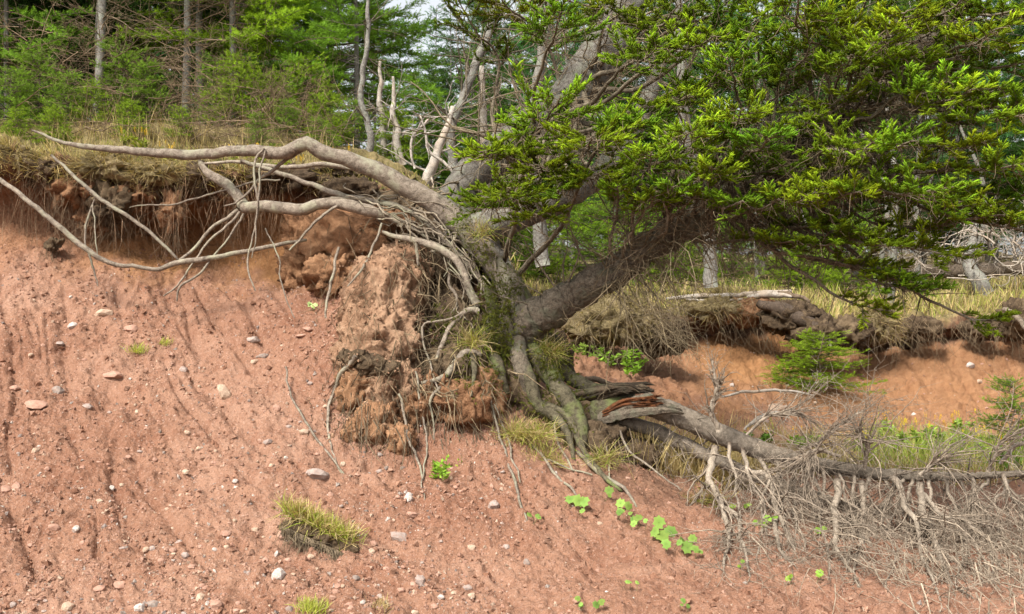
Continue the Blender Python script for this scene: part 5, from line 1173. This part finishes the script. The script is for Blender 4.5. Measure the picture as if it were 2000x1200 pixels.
m = MB(); rope(m, [(1600,620,12.9,6),(1618,650,12.8,7),(1625,680,12.7,5)], 12, 6, (1, 1, 1), .03)
t = thing('bare_root', 'thin grey root poking out of the dark peat bank above the young spruce bush', 'root', P(1610, 650, 12.9)); m.build('root', M['dead'], t)
m = MB(); rope(m, [(1960,605,13.3,10),(1985,620,13.1,12),(2010,650,13.0,8)], 12, 6, (.8, .75, .7), .03)
t = thing('bare_root', 'grey root curling over the turf at the right border', 'root', P(1980, 620, 13.1)); m.build('root', M['dead'], t)

# dead straw strewn over the slumped turf
g = np.random.default_rng(19); m = MB()
for i in range(420):
    u0 = g.uniform(1110, 1340); p = P(u0, 600 + g.uniform(0, 70), 11.4 + g.uniform(-.1, .4)); grow(m, p, [g.normal(), -.4, -.5 + g.normal() * .6], g.uniform(.15, .6), .003, 0, g, np.array((1.6, 1.5, 1.35)) * g.uniform(.6, 1.2), .2, -.1)
for i in range(260):
    u0 = g.uniform(1400, 2000); p = P(u0, 612 + g.uniform(0, 50), 13.1 + g.uniform(-.1, .3)); grow(m, p, [g.normal() * .6, -.4, -.8], g.uniform(.15, .5), .003, 0, g, np.array((1.3, 1.15, 1.0)) * g.uniform(.5, 1.2), .2, -.1)
o = m.build('hanging_straw', M['twig']); tag(o, 'dry straw and rootlets hanging over the right bank edge', 'straw', None, 'stuff')
# rootlets hanging in the hollow under the left lip
m = MB()
for i in range(460):
    u0 = g.choice([20, 80, 130, 185, 230, 300, 350, 450, 500, 560]) + g.normal() * 26; p = P(u0, g.uniform(330, 430), 8.55 + g.uniform(-.1, .35)); grow(m, p, [g.normal() * .22, -.1, -1], g.uniform(.12, .6) * (1 if i % 3 else .5), g.uniform(.0012, .003), 1 if i % 6 == 0 else 0, g, np.array((2.0, 1.6, 1.4)) * g.uniform(.6, 1.35), .14, -.12, 3, .5, .5)
o = m.build('hanging_rootlets', M['twig']); tag(o, 'fine pale rootlets hanging below the left turf lip', 'rootlets', None, 'stuff')

# ------------------------------------------------------------------ stones
def stone_mesh(seed, mat):
    g = np.random.default_rng(seed); b = MB()
    t = (1 + 5 ** .5) / 2; v = norm(np.array([(-1, t, 0), (1, t, 0), (-1, -t, 0), (1, -t, 0), (0, -1, t), (0, 1, t), (0, -1, -t), (0, 1, -t), (t, 0, -1), (t, 0, 1), (-t, 0, -1), (-t, 0, 1)], float))
    f = [(0,11,5),(0,5,1),(0,1,7),(0,7,10),(0,10,11),(1,5,9),(5,11,4),(11,10,2),(10,7,6),(7,1,8),(3,9,4),(3,4,2),(3,2,6),(3,6,8),(3,8,9),(4,9,5),(2,4,11),(6,2,10),(8,6,7),(9,8,1)]
    V = [tuple(x) for x in v]; cache = {}
    def midp(a, c):
        k = (min(a, c), max(a, c))
        if k not in cache: V.append(tuple(norm((np.array(V[a]) + np.array(V[c])) / 2))); cache[k] = len(V) - 1
        return cache[k]
    F2 = []
    for a, c, d in f:
        x, y, z = midp(a, c), midp(c, d), midp(d, a); F2 += [(a, x, z), (c, y, x), (d, z, y), (x, y, z)]
    V = np.array(V); r = 1 + .35 * pnoise(V * 1.1 + seed * 3.7) + .12 * pnoise(V * 3 + seed)
    cuts = norm(g.normal(size=(5, 3)))
    V = V * r[:, None]
    for c in cuts:
        h = V @ c; over = np.maximum(h - .72, 0); V = V - over[:, None] * c * .9
    b.add(V, np.array(F2), (1, 1, 1), False); return b.mesh('stone', M[mat])
SM = {k: [stone_mesh(i * 11 + j, k) for i in range(5)] for j, k in enumerate(['s_red', 's_grey', 's_white', 's_tan', 's_dark'])}
nst = [0]
def stone(u, v, wpx, hpx, kind, label, grp='stones on the red slope', sink=.5, tilt=0.0, name='stone'):
    p, nn = hit(u, v); d = p[1]; k = nst[0]; nst[0] += 1; g = np.random.default_rng(900 + k)
    o = bpy.data.objects.new(name, SM['s_' + kind][k % 5]); COL.objects.link(o)
    a = wpx * .5 * d / F * 1.05; h = hpx * .5 * d / F * 1.1
    o.scale = (a, (a + h) * .5, h); o.rotation_euler = (g.normal() * .25, tilt + g.normal() * .12, g.uniform(-.4, .4)); o.location = tuple(p + nn * h * (1 - sink * 2) * .5)
    return tag(o, label, 'stone', grp)
for a_ in [
 (143,637,20,12,'white','white pebble on the upper left slope, left of the pale slab'),(203,612,36,18,'tan','pale pinkish slab on the upper left slope'),(257,642,34,18,'red','red flat stone right below the pale pinkish slab'),(119,669,18,10,'grey','small grey stone below the white pebble on the upper left'),(222,733,46,16,'red','long flat pink stone in the middle of the left slope'),(115,762,26,20,'dark','dark grey blocky stone near the left edge'),(72,788,48,16,'red','long rounded orange-pink stone below the dark blocky one'),(30,756,24,12,'red','small pink stone left of the dark blocky one'),(170,792,22,13,'grey','small grey stone right below the dark blocky one'),(492,666,30,15,'grey','grey-pink stone beside a hole under the orange hollow'),(513,695,28,11,'dark','flat dark stone below the grey-pink one'),(495,705,18,12,'tan','small tan stone touching the flat dark one'),(357,721,17,13,'grey','small grey stone above the cream slab'),(543,798,16,15,'red','round red stone beside the pale curved root'),(522,856,18,13,'grey','small grey-red stone in a runnel right of the centre left'),(592,845,22,13,'tan','tan stone next to the pale root end'),(68,882,18,15,'tan','small tan stone in a hollow near the left edge'),(222,948,13,11,'white','white pebble in the lower left slope'),(363,920,14,10,'tan','tan pebble beside the longest runnel'),(32,948,22,18,'red','pink block at the left edge'),(9,959,24,18,'red','pink block cut by the left edge'),(458,938,12,8,'white','small white pebble right of the longest runnel'),
 (150,1032,15,15,'white','white-grey pebble in the lower left, above the gravel'),(105,1029,22,15,'red','round red stone left of the white-grey pebble'),(543,1125,28,27,'white','largest white stone at the bottom below the sod clod'),(616,924,52,25,'grey','large flat grey-brown stone above the sod clod'),(553,1046,25,20,'red','rounded red stone at the left foot of the sod clod'),(128,1185,28,20,'tan','tan flat stone at the bottom left edge'),(273,1190,26,18,'white','pale round stone at the bottom edge'),(299,1180,32,18,'dark','brown stone beside the pale round one at the bottom'),(420,1183,27,24,'red','red-tan round stone at the bottom edge'),(404,1178,10,10,'white','bluish white pebble touching the red-tan round stone'),(387,1165,22,18,'tan','brown-tan stone above the bluish pebble'),(235,1141,30,22,'red','pink slab in the bottom left gravel'),(192,1148,27,14,'red','red stone left of the pink slab in the gravel'),(497,1034,15,11,'tan','tan pebble left of the sod clod'),(443,1041,22,14,'red','pink angular stone left of the tan pebble'),(423,1069,10,8,'white','tiny white pebble below the pink angular stone'),(541,1083,10,12,'white','white pebble above the largest white stone'),
 (797,973,18,21,'white','bright white triangular stone on the middle slope'),(806,1005,26,13,'red','pink stone just below the white triangular one'),(783,1050,40,20,'grey','flat grey-pink slab right of the sod clod'),(822,1138,20,24,'grey','pale grey upright block near the bottom'),(966,987,22,22,'grey','grey-brown oval stone left of the pale hanging stick'),(963,948,9,15,'red','small pink stone above the grey-brown oval'),(926,1066,21,14,'tan','tan stone right of the grey-pink slab'),(990,1071,16,12,'grey','small grey stone below the hanging stick'),(1031,1096,13,15,'dark','small dark stone below the seedling'),(740,889,13,10,'dark','small brown stone under the soil mound'),(743,921,14,9,'grey','small pale grey stone below the brown one under the mound'),(920,1164,19,14,'tan','orange-tan stone near the bottom middle'),(912,1149,20,12,'grey','grey stone above the orange-tan one'),(861,1165,14,11,'white','white pebble near the bottom middle'),(567,1190,19,14,'dark','dark red stone beside the bottom grass tuft'),(670,907,13,12,'tan','olive-tan pebble above the flat grey-brown stone'),
 (1895,715,17,12,'white','white stone on the far red slope at the right'),(1908,745,14,10,'tan','tan stone below the far white one'),(1515,797,46,20,'tan','tan boulder on the bench above the forked branch'),(1430,755,11,8,'white','white pebble on the far slope left of the young spruce'),(1715,845,22,14,'dark','dark stone among the yellow weeds'),(1785,810,12,8,'white','small white pebble high above the weeds on the right')]:
    stone(*a_)
stone(436, 770, 17, 36, 'tan', 'long cream slab standing out of the left slope', 'stones on the red slope', .2, -.62)
stone(600, 640, 22, 8, 'red', 'thin layered red flakes left of the soil mound, upper one'); stone(590, 652, 24, 7, 'red', 'thin layered red flakes left of the soil mound, lower one')
g = np.random.default_rng(123)
for i in range(210):
    if i < 120: u = g.uniform(0, 900); v = 1200 - 420 * g.uniform(0, 1) ** 1.6
    elif i < 175: u = g.uniform(0, 1500); v = g.uniform(620, 1190)
    else: u = g.uniform(1350, 1990); v = g.uniform(690, 850)
    if v < 700 + (u > 640) * 200 and u > 560 and u < 1300: continue
    wpx = g.uniform(7, 15) * (1.15 if v > 1050 else .9); far = u > 1300 and v < 860
    stone(u, v, wpx * (.7 if far else 1), wpx * g.uniform(.5, .85) * (.7 if far else 1), g.choice(['red', 'red', 'red', 'tan', 'tan', 'grey', 'grey', 'white', 'dark'], p=[.2, .2, .2, .12, .1, .07, .06, .02, .03]),
          'small loose stone scattered on the far red slope' if far else ('small loose stone among the gravel of the lower slope' if v > 950 else 'small loose stone scattered on the upper red slope'), 'small stones, far slope' if far else ('small stones, lower slope' if v > 950 else 'small stones, upper slope'))
# gravel too small to count
gv = MB(); g = np.random.default_rng(321); n = 24000
uu = np.where(g.uniform(size=n) < .55, g.uniform(-50, 1000, n), g.uniform(-50, 2050, n)); rr_ = 2.7 + np.where(uu > 1150, 8.2, 6.2) * g.uniform(0, 1, n) ** np.where(uu > 1150, 1.0, 1.5)
clump = fbm(np.stack([uu * .012, rr_ * 1.2, 0 * uu], -1), 3); keep = clump + g.normal(size=n) * .25 > -.12; uu = uu[keep]; rr_ = rr_[keep]; n = len(uu)
j = np.searchsorted(us, uu).clip(0, U_ - 1); i = np.searchsorted(rs, rr_).clip(0, R_ - 1); p = G[i, j]; nn = Nn[i, j]
t_ = (1 + 5 ** .5) / 2
v0 = np.array([(1, 0, 0), (-1, 0, 0), (0, 1, 0), (0, -1, 0), (0, 0, 1), (0, 0, -1.0)])
f0 = np.array([(0, 2, 4), (2, 1, 4), (1, 3, 4), (3, 0, 4), (2, 0, 5), (1, 2, 5), (3, 1, 5), (0, 3, 5)])
siz = (.0035 + .011 * g.uniform(0, 1, n) ** 3)[:, None, None] * g.uniform(.6, 1.4, (n, 1, 3)); W = v0[None] * siz * g.uniform(.75, 1.25, (n, 6, 1))
W = np.einsum('nij,nkj->nki', basis_from(nn + g.normal(size=(n, 3)) * .5, g), W) + p[:, None]
pal = np.array([(.31, .175, .122), (.38, .23, .165), (.24, .13, .085), (.40, .29, .21), (.34, .29, .25), (.52, .46, .40), (.20, .16, .14)]); pc = pal[g.choice(7, n, p=[.30, .24, .21, .13, .06, .02, .04])] * g.uniform(.8, 1.15, (n, 1))
gv.add(W.reshape(-1, 3), (f0[None] + (np.arange(n) * 6)[:, None, None]).reshape(-1, 3), np.repeat(pc, 6, 0), False)
# crumbs of the soil itself, heaped in the runnels
n = 14000; uu = g.uniform(-50, 2050, n); rr_ = g.uniform(2.8, 9.5, n); clump = fbm(np.stack([uu * .02 + rr_ * 1.0, rr_ * .9, 0 * uu + 4], -1), 3); keep = clump + g.normal(size=n) * .12 > .08; uu = uu[keep]; rr_ = rr_[keep]; n = len(uu)
j = np.searchsorted(us, uu).clip(0, U_ - 1); i = np.searchsorted(rs, rr_).clip(0, R_ - 1); p = G[i, j]; nn = Nn[i, j]
siz = (.006 + .018 * g.uniform(0, 1, n) ** 3)[:, None, None] * g.uniform(.6, 1.4, (n, 6, 3)); W = np.einsum('nij,nkj->nki', basis_from(nn + g.normal(size=(n, 3)) * .6, g), v0[None] * siz) + p[:, None]
pc = np.array([(.27, .145, .092), (.23, .115, .07), (.31, .18, .12)])[g.integers(0, 3, n)] * g.uniform(.75, 1.15, (n, 1))
gv.add(W.reshape(-1, 3), (f0[None] + (np.arange(n) * 6)[:, None, None]).reshape(-1, 3), np.repeat(pc, 6, 0), False)
o = gv.build('gravel', M['gravel']); tag(o, 'loose red and grey gravel strewn over the slope', 'gravel', None, 'stuff')
